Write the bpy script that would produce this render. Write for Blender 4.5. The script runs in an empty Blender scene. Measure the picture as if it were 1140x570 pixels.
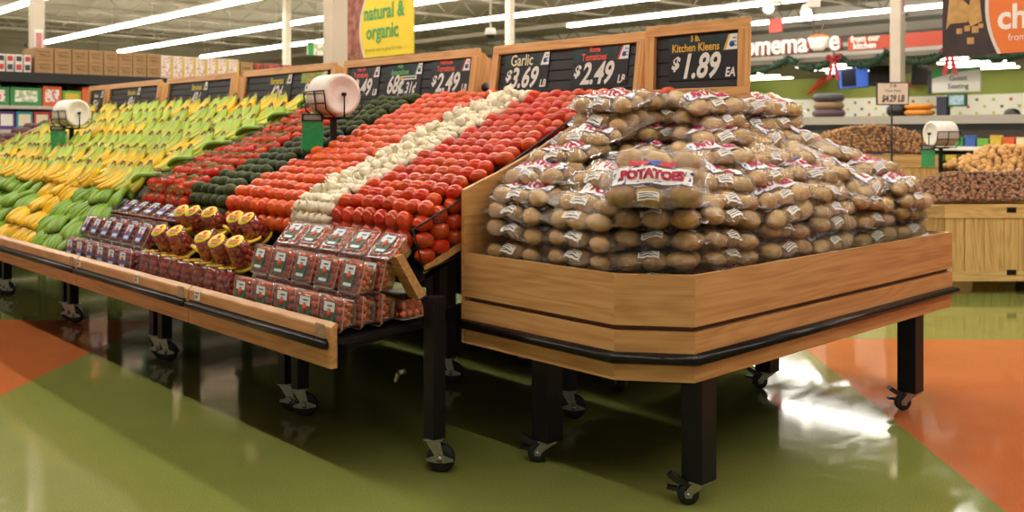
import bpy, bmesh, math, random
import numpy as np
from mathutils import Vector, Matrix, Euler
random.seed(11)
R = random.Random(7)
scene = bpy.context.scene
COL = scene.collection
PI = math.pi
rad = math.radians

# ------------------------------------------------------------------ helpers
def lin(h):
    h = h.lstrip('#')
    out = []
    for i in (0, 2, 4):
        c = int(h[i:i+2], 16) / 255
        out.append(c / 12.92 if c <= .04045 else ((c + .055) / 1.055) ** 2.4)
    return (*out, 1)

class MB:
    """collects geometry for one mesh"""
    def __init__(s): s.v = []; s.f = []; s.m = []; s.sm = []
    def add(s, vs, fs, mi=0, smooth=False):
        b = len(s.v); s.v.extend(tuple(p) for p in vs)
        for f in fs:
            s.f.append(tuple(b + i for i in f)); s.m.append(mi); s.sm.append(smooth)
    def box(s, x0, x1, y0, y1, z0, z1, mi=0, M=None, bev=0):
        if bev:
            bm = bmesh.new(); bmesh.ops.create_cube(bm, size=1)
            for v in bm.verts:
                v.co = Vector(((x0+x1)/2+v.co.x*(x1-x0), (y0+y1)/2+v.co.y*(y1-y0), (z0+z1)/2+v.co.z*(z1-z0)))
            bmesh.ops.bevel(bm, geom=bm.edges[:], offset=bev, segments=2, affect='EDGES', profile=.7)
            bm.verts.index_update()
            vs = [v.co.copy() for v in bm.verts]; fs = [[v.index for v in f.verts] for f in bm.faces]; bm.free()
        else:
            vs = [Vector(p) for p in ((x0,y0,z0),(x1,y0,z0),(x1,y1,z0),(x0,y1,z0),(x0,y0,z1),(x1,y0,z1),(x1,y1,z1),(x0,y1,z1))]
            fs = [(0,3,2,1),(4,5,6,7),(0,1,5,4),(1,2,6,5),(2,3,7,6),(3,0,4,7)]
        if M is not None: vs = [M @ v for v in vs]
        s.add(vs, fs, mi); return s
    def prism(s, poly, axis, a0, a1, mi=0, M=None):
        """polygon in the plane normal to axis, extruded from a0 to a1"""
        n = len(poly); vs = []
        for a in (a0, a1):
            for (p, q) in poly:
                vs.append(Vector({'x': (a, p, q), 'y': (p, a, q), 'z': (p, q, a)}[axis]))
        fs = [tuple(range(n))[::-1], tuple(range(n, 2*n))] + [(i, (i+1) % n, n+(i+1) % n, n+i) for i in range(n)]
        if M is not None: vs = [M @ v for v in vs]
        s.add(vs, fs, mi); return s
    def tube(s, pts, r, n=8, mi=0, caps=True, closed=False, smooth=True):
        pts = [Vector(p) for p in pts]; N = len(pts)
        rs = r if isinstance(r, (list, tuple)) else [r]*N
        vs = []; up = Vector((0, 0, 1)); prev = None
        for i, p in enumerate(pts):
            if closed: t = (pts[(i+1) % N]-pts[i-1])
            else: t = pts[min(i+1, N-1)]-pts[max(i-1, 0)]
            t.normalize()
            if prev is None:
                a = t.cross(up)
                if a.length < 1e-3: a = t.cross(Vector((0, 1, 0)))
            else: a = prev - t*prev.dot(t)
            a.normalize(); prev = a; b = t.cross(a)
            for k in range(n):
                w = 2*PI*k/n
                vs.append(p+(a*math.cos(w)+b*math.sin(w))*rs[i])
        fs = []
        for i in range(N if closed else N-1):
            j = (i+1) % N
            for k in range(n):
                fs.append((i*n+k, i*n+(k+1) % n, j*n+(k+1) % n, j*n+k))
        if caps and not closed:
            fs.append(tuple(range(n))[::-1]); fs.append(tuple(range((N-1)*n, N*n)))
        s.add(vs, fs, mi, smooth); return s
    def lathe(s, prof, n=20, mi=0, M=None, smooth=True, cap=True):
        """profile of (radius, z), turned about z"""
        vs = []
        for (r, z) in prof:
            for k in range(n):
                w = 2*PI*k/n; vs.append(Vector((r*math.cos(w), r*math.sin(w), z)))
        fs = []
        for i in range(len(prof)-1):
            for k in range(n):
                fs.append((i*n+k, i*n+(k+1) % n, (i+1)*n+(k+1) % n, (i+1)*n+k))
        if cap: fs.append(tuple(range(n))[::-1]); fs.append(tuple(range((len(prof)-1)*n, len(prof)*n)))
        if M is not None: vs = [M @ v for v in vs]
        s.add(vs, fs, mi, smooth); return s
    def ball(s, c, r, nu=14, nv=9, mi=0, fn=None, M=None):
        c = Vector(c); r = (r, r, r) if not isinstance(r, (tuple, list)) else r
        vs = []
        def pt(th, ph):
            d = Vector((math.sin(th)*math.cos(ph), math.sin(th)*math.sin(ph), math.cos(th)))
            k = fn(d) if fn else 1
            q = Vector((d.x*r[0], d.y*r[1], d.z*r[2]))*k
            if M is not None: q = M @ q
            return c+q
        vs.append(pt(0, 0))
        for j in range(1, nv):
            for i in range(nu): vs.append(pt(PI*j/nv, 2*PI*i/nu))
        vs.append(pt(PI, 0))
        fs = []
        for i in range(nu): fs.append((0, 1+i, 1+(i+1) % nu))
        for j in range(nv-2):
            for i in range(nu):
                a = 1+j*nu; b = a+nu
                fs.append((a+i, b+i, b+(i+1) % nu, a+(i+1) % nu))
        L = len(vs)-1; a = 1+(nv-2)*nu
        for i in range(nu): fs.append((a+i, L, a+(i+1) % nu))
        s.add(vs, fs, mi, True); return s
    def mesh(s, name, *mats):
        me = bpy.data.meshes.new(name)
        me.from_pydata(s.v, [], s.f)
        for m in mats: me.materials.append(m)
        me.polygons.foreach_set('material_index', s.m)
        me.polygons.foreach_set('use_smooth', s.sm)
        me.update(); return me

def part(name, me, parent=None, loc=(0, 0, 0), rot=None, scale=None, label=None):
    o = bpy.data.objects.new(name, me); COL.objects.link(o)
    o.location = loc
    if rot is not None: o.rotation_euler = rot
    if scale is not None: o.scale = scale if isinstance(scale, (tuple, list)) else (scale,)*3
    if parent is not None: o.parent = parent
    if label: o['label'] = label
    return o

import re as _re
def _chk(l):
    n = len(_re.findall(r"[A-Za-z0-9$.']+", l))
    if n > 16: print('LONG', n, l)

def thing(name, label, cat, loc=(0, 0, 0), rot=None, group=None, me=None, scale=None, kind=None):
    o = part(name, me, None, loc, rot, scale)
    _chk(label); o['label'] = label; o['category'] = cat
    if group: o['group'] = group
    if kind: o['kind'] = kind
    return o

def struct(name, me, loc=(0, 0, 0), rot=None):
    o = part(name, me, None, loc, rot); o['kind'] = 'structure'; return o

def dup_tree(o, loc, rot, label, scale=None):
    """a copy of a thing with copies of its parts and their sub-parts"""
    c = o.copy(); COL.objects.link(c); c.location = loc; c.rotation_euler = rot
    if scale: c.scale = (scale,)*3
    _chk(label); c['label'] = label
    for ch in o.children:
        d = ch.copy(); COL.objects.link(d); d.parent = c
        for g in ch.children:
            e = g.copy(); COL.objects.link(e); e.parent = d
    return c

ORD = 'first second third fourth fifth sixth seventh eighth ninth tenth eleventh twelfth thirteenth fourteenth fifteenth sixteenth seventeenth eighteenth nineteenth twentieth'.split()
TENS = {20: 'twenty', 30: 'thirty', 40: 'forty', 50: 'fifty'}
def nth(i):
    """0 -> first"""
    n = i+1
    if n <= 20: return ORD[n-1]
    t, u = n//10*10, n % 10
    return (TENS[t][:-1]+'ieth') if u == 0 else TENS[t]+'-'+ORD[u-1]

# ------------------------------------------------------------------ materials
def mat(name, col, rough=.5, metal=0, spec=.5, var=0, noise=0, nscale=20, col2=None, bump=0, bscale=60, coat=0, emit=0, subs=0, sheen=0):
    m = bpy.data.materials.new(name); m.use_nodes = True
    nt = m.node_tree; N = nt.nodes; L = nt.links; b = N['Principled BSDF']
    c = lin(col) if isinstance(col, str) else (*col[:3], 1)
    b.inputs['Roughness'].default_value = rough; b.inputs['Metallic'].default_value = metal
    b.inputs['Specular IOR Level'].default_value = spec; b.inputs['Coat Weight'].default_value = coat
    b.inputs['Coat Roughness'].default_value = .08
    b.inputs['Base Color'].default_value = c
    m.diffuse_color = c
    tc = N.new('ShaderNodeTexCoord')
    out = None
    if noise or col2:
        nz = N.new('ShaderNodeTexNoise'); nz.inputs['Scale'].default_value = nscale; nz.inputs['Detail'].default_value = 4
        L.new(tc.outputs['Object'], nz.inputs['Vector'])
        mx = N.new('ShaderNodeMix'); mx.data_type = 'RGBA'
        c2 = lin(col2) if col2 else tuple(x*(1-noise) for x in c[:3])+(1,)
        mx.inputs['A'].default_value = c; mx.inputs['B'].default_value = c2
        rp = N.new('ShaderNodeMapRange'); rp.inputs['From Min'].default_value = .38; rp.inputs['From Max'].default_value = .62
        L.new(nz.outputs['Fac'], rp.inputs['Value']); L.new(rp.outputs['Result'], mx.inputs['Factor'])
        out = mx.outputs['Result']; L.new(out, b.inputs['Base Color'])
    if var:
        oi = N.new('ShaderNodeObjectInfo'); hs = N.new('ShaderNodeHueSaturation')
        mr = N.new('ShaderNodeMapRange'); mr.inputs['To Min'].default_value = 1-var; mr.inputs['To Max'].default_value = 1+var
        L.new(oi.outputs['Random'], mr.inputs['Value']); L.new(mr.outputs['Result'], hs.inputs['Value'])
        mh = N.new('ShaderNodeMapRange'); mh.inputs['To Min'].default_value = .5+var*.01; mh.inputs['To Max'].default_value = .5+var*.09
        wn = N.new('ShaderNodeTexWhiteNoise'); wn.noise_dimensions = '1D'; L.new(oi.outputs['Random'], wn.inputs['W'])
        L.new(wn.outputs['Value'], mh.inputs['Value']); L.new(mh.outputs['Result'], hs.inputs['Hue'])
        if out: L.new(out, hs.inputs['Color'])
        else: hs.inputs['Color'].default_value = c
        L.new(hs.outputs['Color'], b.inputs['Base Color'])
    if bump:
        n2 = N.new('ShaderNodeTexNoise'); n2.inputs['Scale'].default_value = bscale; n2.inputs['Detail'].default_value = 3
        L.new(tc.outputs['Object'], n2.inputs['Vector'])
        bp = N.new('ShaderNodeBump'); bp.inputs['Strength'].default_value = bump; bp.inputs['Distance'].default_value = .01
        L.new(n2.outputs['Fac'], bp.inputs['Height']); L.new(bp.outputs['Normal'], b.inputs['Normal'])
    if emit:
        b.inputs['Emission Color'].default_value = c; b.inputs['Emission Strength'].default_value = emit
    if subs:
        b.inputs['Subsurface Weight'].default_value = subs; b.inputs['Subsurface Radius'].default_value = (.02, .01, .005)
    return m

def wood_mat(name, c1, c2, c3, rough=.38, axis=0, scale=1.0):
    m = bpy.data.materials.new(name); m.use_nodes = True
    nt = m.node_tree; N = nt.nodes; L = nt.links; b = N['Principled BSDF']
    tc = N.new('ShaderNodeTexCoord'); oi = N.new('ShaderNodeObjectInfo')
    mp = N.new('ShaderNodeMapping')
    s = [42*scale]*3; s[axis] = 1.6*scale
    mp.inputs['Scale'].default_value = s
    ad = N.new('ShaderNodeVectorMath'); ad.operation = 'ADD'
    sc = N.new('ShaderNodeVectorMath'); sc.operation = 'SCALE'; sc.inputs['Scale'].default_value = 37
    cb = N.new('ShaderNodeCombineXYZ')
    for k in range(3): L.new(oi.outputs['Random'], cb.inputs[k])
    L.new(cb.outputs[0], sc.inputs[0]); L.new(tc.outputs['Object'], ad.inputs[0]); L.new(sc.outputs[0], ad.inputs[1])
    L.new(ad.outputs[0], mp.inputs['Vector'])
    n1 = N.new('ShaderNodeTexNoise'); n1.inputs['Scale'].default_value = 1; n1.inputs['Detail'].default_value = 6; n1.inputs['Distortion'].default_value = .7
    L.new(mp.outputs[0], n1.inputs['Vector'])
    mp2 = N.new('ShaderNodeMapping'); s2 = [7*scale]*3; s2[axis] = .9*scale; mp2.inputs['Scale'].default_value = s2
    L.new(ad.outputs[0], mp2.inputs['Vector'])
    wv = N.new('ShaderNodeTexNoise'); wv.inputs['Scale'].default_value = .8; wv.inputs['Detail'].default_value = 1
    L.new(mp2.outputs[0], wv.inputs['Vector'])
    mu = N.new('ShaderNodeMath'); mu.operation = 'MULTIPLY'; mu.inputs[1].default_value = 70
    L.new(wv.outputs['Fac'], mu.inputs[0])
    sn = N.new('ShaderNodeMath'); sn.operation = 'SINE'; L.new(mu.outputs[0], sn.inputs[0])
    m2 = N.new('ShaderNodeMath'); m2.operation = 'MULTIPLY_ADD'; m2.inputs[1].default_value = .07; L.new(sn.outputs[0], m2.inputs[0]); L.new(n1.outputs['Fac'], m2.inputs[2])
    rp = N.new('ShaderNodeValToRGB'); rp.color_ramp.elements[0].position = .33; rp.color_ramp.elements[1].position = .68
    rp.color_ramp.elements[0].color = lin(c3); rp.color_ramp.elements[1].color = lin(c1)
    e = rp.color_ramp.elements.new(.5); e.color = lin(c2)
    L.new(m2.outputs[0], rp.inputs['Fac'])
    L.new(rp.outputs['Color'], b.inputs['Base Color'])
    b.inputs['Roughness'].default_value = rough; b.inputs['Coat Weight'].default_value = .15; b.inputs['Coat Roughness'].default_value = .25
    return m

def clear_mat(name, tint=(1, 1, 1), gloss=.12, rough=.08, blend=.25, wrinkle=0, wscale=25, streak=0, haze=0, fres=.75):
    """thin clear plastic: mostly transparent with reflections at its folds and edges"""
    m = bpy.data.materials.new(name); m.use_nodes = True
    nt = m.node_tree; N = nt.nodes; L = nt.links
    N.remove(N['Principled BSDF']); out = N['Material Output']
    tr = N.new('ShaderNodeBsdfTransparent'); tr.inputs['Color'].default_value = (*tint, 1)
    gl = N.new('ShaderNodeBsdfGlossy'); gl.inputs['Roughness'].default_value = rough; gl.inputs['Color'].default_value = (1, 1, 1, 1)
    lw = N.new('ShaderNodeLayerWeight'); lw.inputs['Blend'].default_value = blend
    ma = N.new('ShaderNodeMath'); ma.operation = 'MULTIPLY_ADD'; ma.inputs[1].default_value = fres; ma.inputs[2].default_value = gloss; ma.use_clamp = True
    L.new(lw.outputs['Fresnel'], ma.inputs[0])
    fac = ma.outputs[0]
    tc = N.new('ShaderNodeTexCoord')
    if wrinkle:
        nz = N.new('ShaderNodeTexNoise'); nz.inputs['Scale'].default_value = wscale; nz.inputs['Detail'].default_value = 4; nz.inputs['Distortion'].default_value = 1.5
        mp = N.new('ShaderNodeMapping'); mp.inputs['Scale'].default_value = (.6, 1.6, 1.3)
        L.new(tc.outputs['Object'], mp.inputs[0]); L.new(mp.outputs[0], nz.inputs['Vector'])
        bp = N.new('ShaderNodeBump'); bp.inputs['Strength'].default_value = wrinkle; bp.inputs['Distance'].default_value = .012
        L.new(nz.outputs['Fac'], bp.inputs['Height'])
        L.new(bp.outputs['Normal'], gl.inputs['Normal']); L.new(bp.outputs['Normal'], lw.inputs['Normal'])
    mx = N.new('ShaderNodeMixShader'); L.new(fac, mx.inputs[0]); L.new(tr.outputs[0], mx.inputs[1]); L.new(gl.outputs[0], mx.inputs[2])
    res = mx.outputs[0]
    if haze:
        df = N.new('ShaderNodeBsdfDiffuse'); df.inputs['Color'].default_value = (.8, .77, .72, 1)
        m3 = N.new('ShaderNodeMixShader'); m3.inputs[0].default_value = haze
        L.new(res, m3.inputs[1]); L.new(df.outputs[0], m3.inputs[2]); res = m3.outputs[0]
    L.new(res, out.inputs['Surface'])
    return m

oak = wood_mat('oak', '#cf9f68', '#c6925a', '#b5824c')
oak_light = wood_mat('oak_light', '#dcae78', '#d2a069', '#bd8650')
oak_crate = wood_mat('oak_crate', '#dcb878', '#d2ac6a', '#bd9456', axis=2)
oak_frame = wood_mat('oak_frame', '#e6b070', '#dea564', '#c98f52')
black_metal = mat('black_metal', '#121013', .42, 0, .3, noise=.25, nscale=9)
black_plastic = mat('black_plastic', '#141316', .35, bump=.05, bscale=200)
black_matte = mat('black_matte', '#100f10', .7)
bumper_m = mat('bumper_rubber', '#0f0b0c', .3, spec=.3)
steel = mat('zinc_steel', '#a8a595', .35, .85, noise=.2, nscale=30)
rubber = mat('tyre_rubber', '#1b1a19', .6, noise=.2)
hub_m = mat('hub_grey', '#4a4844', .5)
white_paper = mat('white_paper', '#e8e2da', .6)
acrylic = clear_mat('clear_acrylic', (.985, .985, .97), .012, .03, .10, fres=.35)
clam = clear_mat('clamshell_plastic', (.97, .97, .97), .09, .10, .30, wrinkle=.25, wscale=40)
cup_m = clear_mat('clear_cup', (.98, .97, .97), .07, .08, .28, wrinkle=.35, wscale=45)
film = clear_mat('bag_film', (1, .99, .97), .07, .12, .18, wrinkle=1.0, wscale=34, haze=.03, fres=.8)
# ------------------------------------------------------------------ lettering
_tc = {}
def text_mesh(body, size, m, shear=0, off=0, align='CENTER', ext=0, sx=1.0, space=1.0):
    """lettering standing in the XZ plane, facing -Y, base line at z=0"""
    key = (body, size, m.name, shear, off, align, ext, sx)
    if key in _tc: return _tc[key]
    cu = bpy.data.curves.new('t', 'FONT'); cu.body = body; cu.size = size; cu.shear = shear; cu.offset = off
    cu.align_x = align; cu.extrude = ext; cu.resolution_u = 3; cu.space_character = space
    o = bpy.data.objects.new('t', cu); COL.objects.link(o)
    dg = bpy.context.evaluated_depsgraph_get(); dg.update()
    me = bpy.data.meshes.new_from_object(o.evaluated_get(dg))
    bpy.data.objects.remove(o); bpy.data.curves.remove(cu)
    for v in me.vertices: x, y, z = v.co; v.co = (x*sx, -z, y)
    me.materials.clear(); me.materials.append(m); me.name = 'lettering'
    _tc[key] = me; return me
def text_width(me):
    xs = [v.co.x for v in me.vertices]; return max(xs)-min(xs)

ink_white = mat('chalk_white', '#ece7df', .7)
ink_red = mat('card_red', '#f2624c', .6)
ink_cream = mat('card_cream', '#efe3b8', .6)
ink_yellow = mat('card_yellow', '#e6d23c', .6)
ink_green = mat('card_green', '#74c078', .6)
ink_gold = mat('card_gold', '#e0b040', .6)
ink_black = mat('ink_black', '#1c1a1a', .6)
ink_blue = mat('logo_blue', '#2c55a0', .5)
card_black = mat('card_black', '#1d1a1c', .5, noise=.3, nscale=6)
card_teal = mat('card_teal', '#24383a', .5, noise=.5, nscale=14)
slat_black = mat('slat_black', '#262021', .55, noise=.25, nscale=5)
card_organic = mat('card_organic', '#9db85c', .5, noise=.3, nscale=15)
potato_red_ink = mat('bag_red', '#b01440', .45)
label_white = mat('bag_label', '#efe9de', .45)
bag_blue = mat('bag_blue', '#2a3c9a', .45)
bag_scarlet = mat('bag_scarlet', '#d02840', .45)

# ------------------------------------------------------------------ setting
FL = bpy.data.materials.new('vinyl_tile_floor'); FL.use_nodes = True
def _floor():
    nt = FL.node_tree; N = nt.nodes; L = nt.links; b = N['Principled BSDF']
    tc = N.new('ShaderNodeTexCoord'); sp = N.new('ShaderNodeSeparateXYZ'); L.new(tc.outputs['Object'], sp.inputs[0])
    def M(op, a, bb):
        n = N.new('ShaderNodeMath'); n.operation = op
        for i, x in enumerate((a, bb)):
            if isinstance(x, (int, float)): n.inputs[i].default_value = x
            else: L.new(x, n.inputs[i])
        return n.outputs[0]
    X, Y = sp.outputs[0], sp.outputs[1]
    s = M('ADD', X, Y); dd = M('SUBTRACT', Y, X)
    m1 = M('MULTIPLY', M('GREATER_THAN', s, 2.68), M('LESS_THAN', dd, 10.28))
    m2 = M('MULTIPLY', M('LESS_THAN', s, -4.5), M('LESS_THAN', dd, 11.02))
    om = M('MAXIMUM', m1, m2)
    nz = N.new('ShaderNodeTexNoise'); nz.inputs['Scale'].default_value = 160; nz.inputs['Detail'].default_value = 3; L.new(tc.outputs['Object'], nz.inputs['Vector'])
    n2 = N.new('ShaderNodeTexNoise'); n2.inputs['Scale'].default_value = 3.0; n2.inputs['Detail'].default_value = 4; L.new(tc.outputs['Object'], n2.inputs['Vector'])
    def mixc(a, c, f):
        n = N.new('ShaderNodeMix'); n.data_type = 'RGBA'
        for k, x in (('A', a), ('B', c)):
            if isinstance(x, tuple): n.inputs[k].default_value = x
            else: L.new(x, n.inputs[k])
        L.new(f, n.inputs['Factor']); return n.outputs['Result']
    def rng(v, a, c):
        n = N.new('ShaderNodeMapRange'); n.inputs['From Min'].default_value = a; n.inputs['From Max'].default_value = c; L.new(v, n.inputs['Value']); return n.outputs['Result']
    g = mixc(lin('#878d49'), lin('#757b3c'), rng(nz.outputs['Fac'], .4, .6))
    o = mixc(lin('#c27040'), lin('#b26032'), rng(nz.outputs['Fac'], .4, .6))
    c = mixc(g, o, om)
    mul = N.new('ShaderNodeMix'); mul.data_type = 'RGBA'; mul.blend_type = 'MULTIPLY'; mul.inputs['Factor'].default_value = .35
    L.new(c, mul.inputs['A'])
    cr = N.new('ShaderNodeValToRGB'); cr.color_ramp.elements[0].color = (.75, .75, .75, 1); cr.color_ramp.elements[1].color = (1, 1, 1, 1)
    cr.color_ramp.elements[0].position = .3; cr.color_ramp.elements[1].position = .7
    L.new(n2.outputs['Fac'], cr.inputs[0]); L.new(cr.outputs[0], mul.inputs['B'])
    L.new(mul.outputs['Result'], b.inputs['Base Color'])
    # scuffed polish
    n3 = N.new('ShaderNodeTexNoise'); n3.inputs['Scale'].default_value = 7; n3.inputs['Detail'].default_value = 6; n3.inputs['Distortion'].default_value = 2
    mp = N.new('ShaderNodeMapping'); mp.inputs['Scale'].default_value = (1, .35, 1); mp.inputs['Rotation'].default_value = (0, 0, rad(-50))
    L.new(tc.outputs['Object'], mp.inputs[0]); L.new(mp.outputs[0], n3.inputs['Vector'])
    mr = N.new('ShaderNodeMapRange'); mr.inputs['From Min'].default_value = .35; mr.inputs['From Max'].default_value = .7; mr.inputs['To Min'].default_value = .045; mr.inputs['To Max'].default_value = .11
    L.new(n3.outputs['Fac'], mr.inputs['Value']); L.new(mr.outputs['Result'], b.inputs['Roughness'])
    b.inputs['IOR'].default_value = 1.33
    bp = N.new('ShaderNodeBump'); bp.inputs['Strength'].default_value = .05; bp.inputs['Distance'].default_value = .0025
    n4 = N.new('ShaderNodeTexNoise'); n4.inputs['Scale'].default_value = 22; n4.inputs['Detail'].default_value = 3; L.new(tc.outputs['Object'], n4.inputs['Vector'])
    L.new(n4.outputs['Fac'], bp.inputs['Height']); L.new(bp.outputs['Normal'], b.inputs['Normal'])
_floor()
struct('floor', MB().box(-50, 12, -12, 36, -.2, 0).mesh('floor', FL))

def ceil_mat():
    m = mat('ceiling_deck', '#a69a88', .85)
    nt = m.node_tree; N = nt.nodes; L = nt.links; b = N['Principled BSDF']
    tc = N['Texture Coordinate'] if 'Texture Coordinate' in N else N.new('ShaderNodeTexCoord')
    wv = N.new('ShaderNodeTexWave'); wv.bands_direction = 'Y'; wv.inputs['Scale'].default_value = 1.2
    L.new(tc.outputs['Object'], wv.inputs['Vector'])
    bp = N.new('ShaderNodeBump'); bp.inputs['Strength'].default_value = .35; bp.inputs['Distance'].default_value = .03
    L.new(wv.outputs['Fac'], bp.inputs['Height']); L.new(bp.outputs['Normal'], b.inputs['Normal'])
    return m
ceilm = ceil_mat()
CZ = 6.7
struct('ceiling', MB().box(-50, 12, -12, 36, CZ, CZ+.2).mesh('ceiling', ceilm))
wallm = mat('wall_panel_paint', '#b3a794', .75, noise=.08, nscale=.6)
wm = MB().box(-50.2, -50, -12, 36, 0, CZ)
for y in range(-12, 36, 3): wm.box(-50, -49.95, y, y+.12, 0, CZ)
struct('wall_left', wm.mesh('wall_left', wallm))
wallw = mat('wall_white_paint', '#e6ded2', .75)
wm = MB().box(-50, 12, 35.8, 36, 0, CZ)
wm.box(-50, 12, 35.6, 35.8, 5.2, 5.45, 1); wm.box(-50, 12, 35.55, 35.8, 5.8, 5.95, 1)
struct('wall_back', wm.mesh('wall_back', wallw, mat('pipe_grey', '#7d766c', .6)))
joist_m = mat('joist_paint', '#a69a88', .75)
def joist(x):
    b = MB()
    b.box(x-.05, x+.05, -10, 35.5, CZ-.12, CZ-.02); b.box(x-.05, x+.05, -10, 35.5, CZ-.72, CZ-.64)
    y = -10; k = 0
    while y < 35:
        z0, z1 = (CZ-.68, CZ-.07) if k % 2 == 0 else (CZ-.07, CZ-.68)
        b.tube([(x, y, z0), (x, y+.75, z1)], .025, 5); y += .75; k += 1
    o = struct('beam', b.mesh('beam', joist_m))
for x in range(-48, 4, 4): joist(x)
girder = MB()
for y in (2.0, 14.6, 27.3):
    g = MB().box(-49.9, 10, y-.09, y+.09, CZ-.95, CZ-.78); struct('beam', g.mesh('beam', joist_m))

# columns
colm = mat('column_paint', '#d3c3ae', .65, noise=.06, nscale=3)
redm = mat('sign_red', '#c0342c', .55)
def column(x, y, w, tag=None):
    b = MB().box(x-w/2, x+w/2, y-w/2, y+w/2, 0, CZ-.02, bev=.012)
    o = struct('pillar', b.mesh('pillar', colm))
    if tag:
        z0, z1, tx = tag
        t = thing('column_placard', tx, 'sign', (x+w/2+.004, y, z0))
        part('plate', MB().box(0, .006, -.07, .07, 0, z1-z0).mesh('plate', white_paper), t)
        g = MB()
        for i in range(9): g.box(.006, .009, -.05, .05, .06+(z1-z0-.12)*i/9, .06+(z1-z0-.12)*(i+.65)/9)
        part('lettering', g.mesh('lettering', redm), t)
column(-9.32, 6.0, .2)
column(-18.2, 5.49, .21, (2.95, 3.4, 'red lettered vertical placard on the beige column above the stacked cartons'))
column(-8.35, 18.1, .21, (3.85, 4.3, 'red lettered vertical placard on the column beside the deli sign'))
column(-20.4, 19.1, .2)
column(-26.7, 15.4, .2)

# strip lights: rows of tubes along X, hung under the joists
tube_m = bpy.data.materials.new('lit_tube'); tube_m.use_nodes = True
_b = tube_m.node_tree.nodes['Principled BSDF']; _b.inputs['Emission Color'].default_value = (1, .95, .86, 1); _b.inputs['Emission Strength'].default_value = 34; _b.inputs['Base Color'].default_value = (.9, .9, .9, 1)
fix_m = mat('fixture_white', '#d8d2c6', .5)
LROWS = [(30.0, -19.2, -11.5, 'farthest row of ceiling strip lights, high above the deli counter wall'),
         (25.6, -24.2, -11, 'ceiling strip light row starting above the garlic price board'),
         (22.15, -47, -10.3, 'long ceiling strip light row passing behind the yellow natural and organic sign'),
         (17.83, -46.7, -6, 'ceiling strip light row ending above the patterned white cartons'),
         (13.7, -44.3, 0, 'ceiling strip light row running down behind the brown cartons'),
         (9.14, -40, 4.6, 'ceiling strip light row crossing the top left corner'),
         (4.85, -40, 4.6, 'ceiling strip light row above the price boards'),
         (.55, -40, 4.6, 'ceiling strip light row above the front of the fruit tables'),
         ]
SEG = 3.66
hous = MB().box(0, SEG-.02, -.07, .07, .07, .12); hous.tube([(.4, 0, .16), (.4, 0, CZ-5.5)], .008, 5); hous = hous.mesh('housing', fix_m)
tubes = MB().box(.03, SEG-.05, -.09, .09, -.02, .07).mesh('lit_tubes', tube_m)
for (y, x0, x1, lab) in LROWS:
    t = thing('ceiling_light', lab, 'ceiling light', (x0, y, 5.5), group='rows of ceiling strip lights')
    n = int((x1-x0)/SEG)
    for i in range(n):
        part('housing', hous, t, (i*SEG, 0, 0)); part('lit_tube', tubes, t, (i*SEG, 0, 0))
sky_m = mat('skylight_pane', '#7e9ae0', .4, emit=1.6)
for k, (x, y) in enumerate(((-27, 9.0), (-30.5, 14.5), (-19.5, 11.2), (-24, 20.5))):
    thing('skylight', ('small bluish ceiling skylight above the beige column', 'small bluish skylight above the stacked brown cartons', 'small bluish skylight at the top edge between two light rows', 'small bluish skylight right of the yellow sign')[k], 'skylight',
          (x, y, CZ-.06), me=MB().box(-.45, .45, -.35, .35, 0, .055, bev=.02).mesh('skylight', sky_m), group='ceiling skylights')
# ------------------------------------------------------------------ casters and legs
def wheel_mesh(dia, w):
    r = dia/2; M = Matrix.Rotation(PI/2, 4, 'X')
    b = MB()
    b.lathe([(r*.55, -w/2), (r*.9, -w/2), (r, -w*.3), (r, w*.3), (r*.9, w/2), (r*.55, w/2)], 28, 0, M)
    b.lathe([(.006, -w*.36), (r*.6, -w*.36), (r*.6, w*.36), (.006, w*.36)], 20, 1, M)
    return b.mesh('wheel', rubber, hub_m)
def caster_kit(dia, w, plate_z, off, kind):
    """frame: swivel axis at origin; wheel trails along +x by off; axle along y"""
    r = dia/2
    fk = MB()
    fk.box(-.045, .045, -.04, .04, plate_z-.006, plate_z, bev=.002)
    fk.lathe([(.024, plate_z-.018), (.03, plate_z-.006)], 16)
    for s in (-1, 1):
        y0 = s*(w/2+.004); y1 = y0+s*.004
        fk.prism([(-.035, plate_z-.012), (.03, plate_z-.012), (off+.018, r+.006), (off+.012, r-.014), (off-.012, r-.014), (off-.02, r+.004)], 'y', min(y0, y1), max(y0, y1))
    fk.box(-.035, .03, -w/2-.006, w/2+.006, plate_z-.018, plate_z-.012)
    fk.tube([(off, -w/2-.014, r), (off, w/2+.014, r)], .008, 10)
    br = MB()
    if kind == 'wing':
        for s in (-1, 1):
            y0 = s*(w/2+.012); y1 = y0+s*.006
            br.prism([(off-.062, r-.008), (off-.02, r-.016), (off+.02, r-.016), (off+.062, r-.008), (off+.062, r+.002), (off+.018, r+.018), (off-.018, r+.018), (off-.062, r+.002)], 'y', min(y0, y1), max(y0, y1))
        br.tube([(off, -w/2-.022, r), (off, w/2+.022, r)], .014, 12)
        bm_ = steel
    else:
        br.prism([(off-.01, plate_z-.02), (off+.05, plate_z-.012), (off+.085, plate_z+.012), (off+.07, plate_z+.03), (off+.045, plate_z+.014), (off-.01, plate_z-.008)], 'y', -.022, .022)
        br.prism([(off+.04, plate_z-.05), (off+.09, plate_z-.04), (off+.08, plate_z-.028), (off+.045, plate_z-.03)], 'y', -.012, .012)
        bm_ = black_plastic
    return fk.mesh('caster', steel), wheel_mesh(dia, w), br.mesh('brake_lever', bm_), (off, 0, r)
K_ROW = caster_kit(.13, .034, .155, .03, 'wing')
K_POT = caster_kit(.092, .032, .105, .045, 'pedal')
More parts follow.
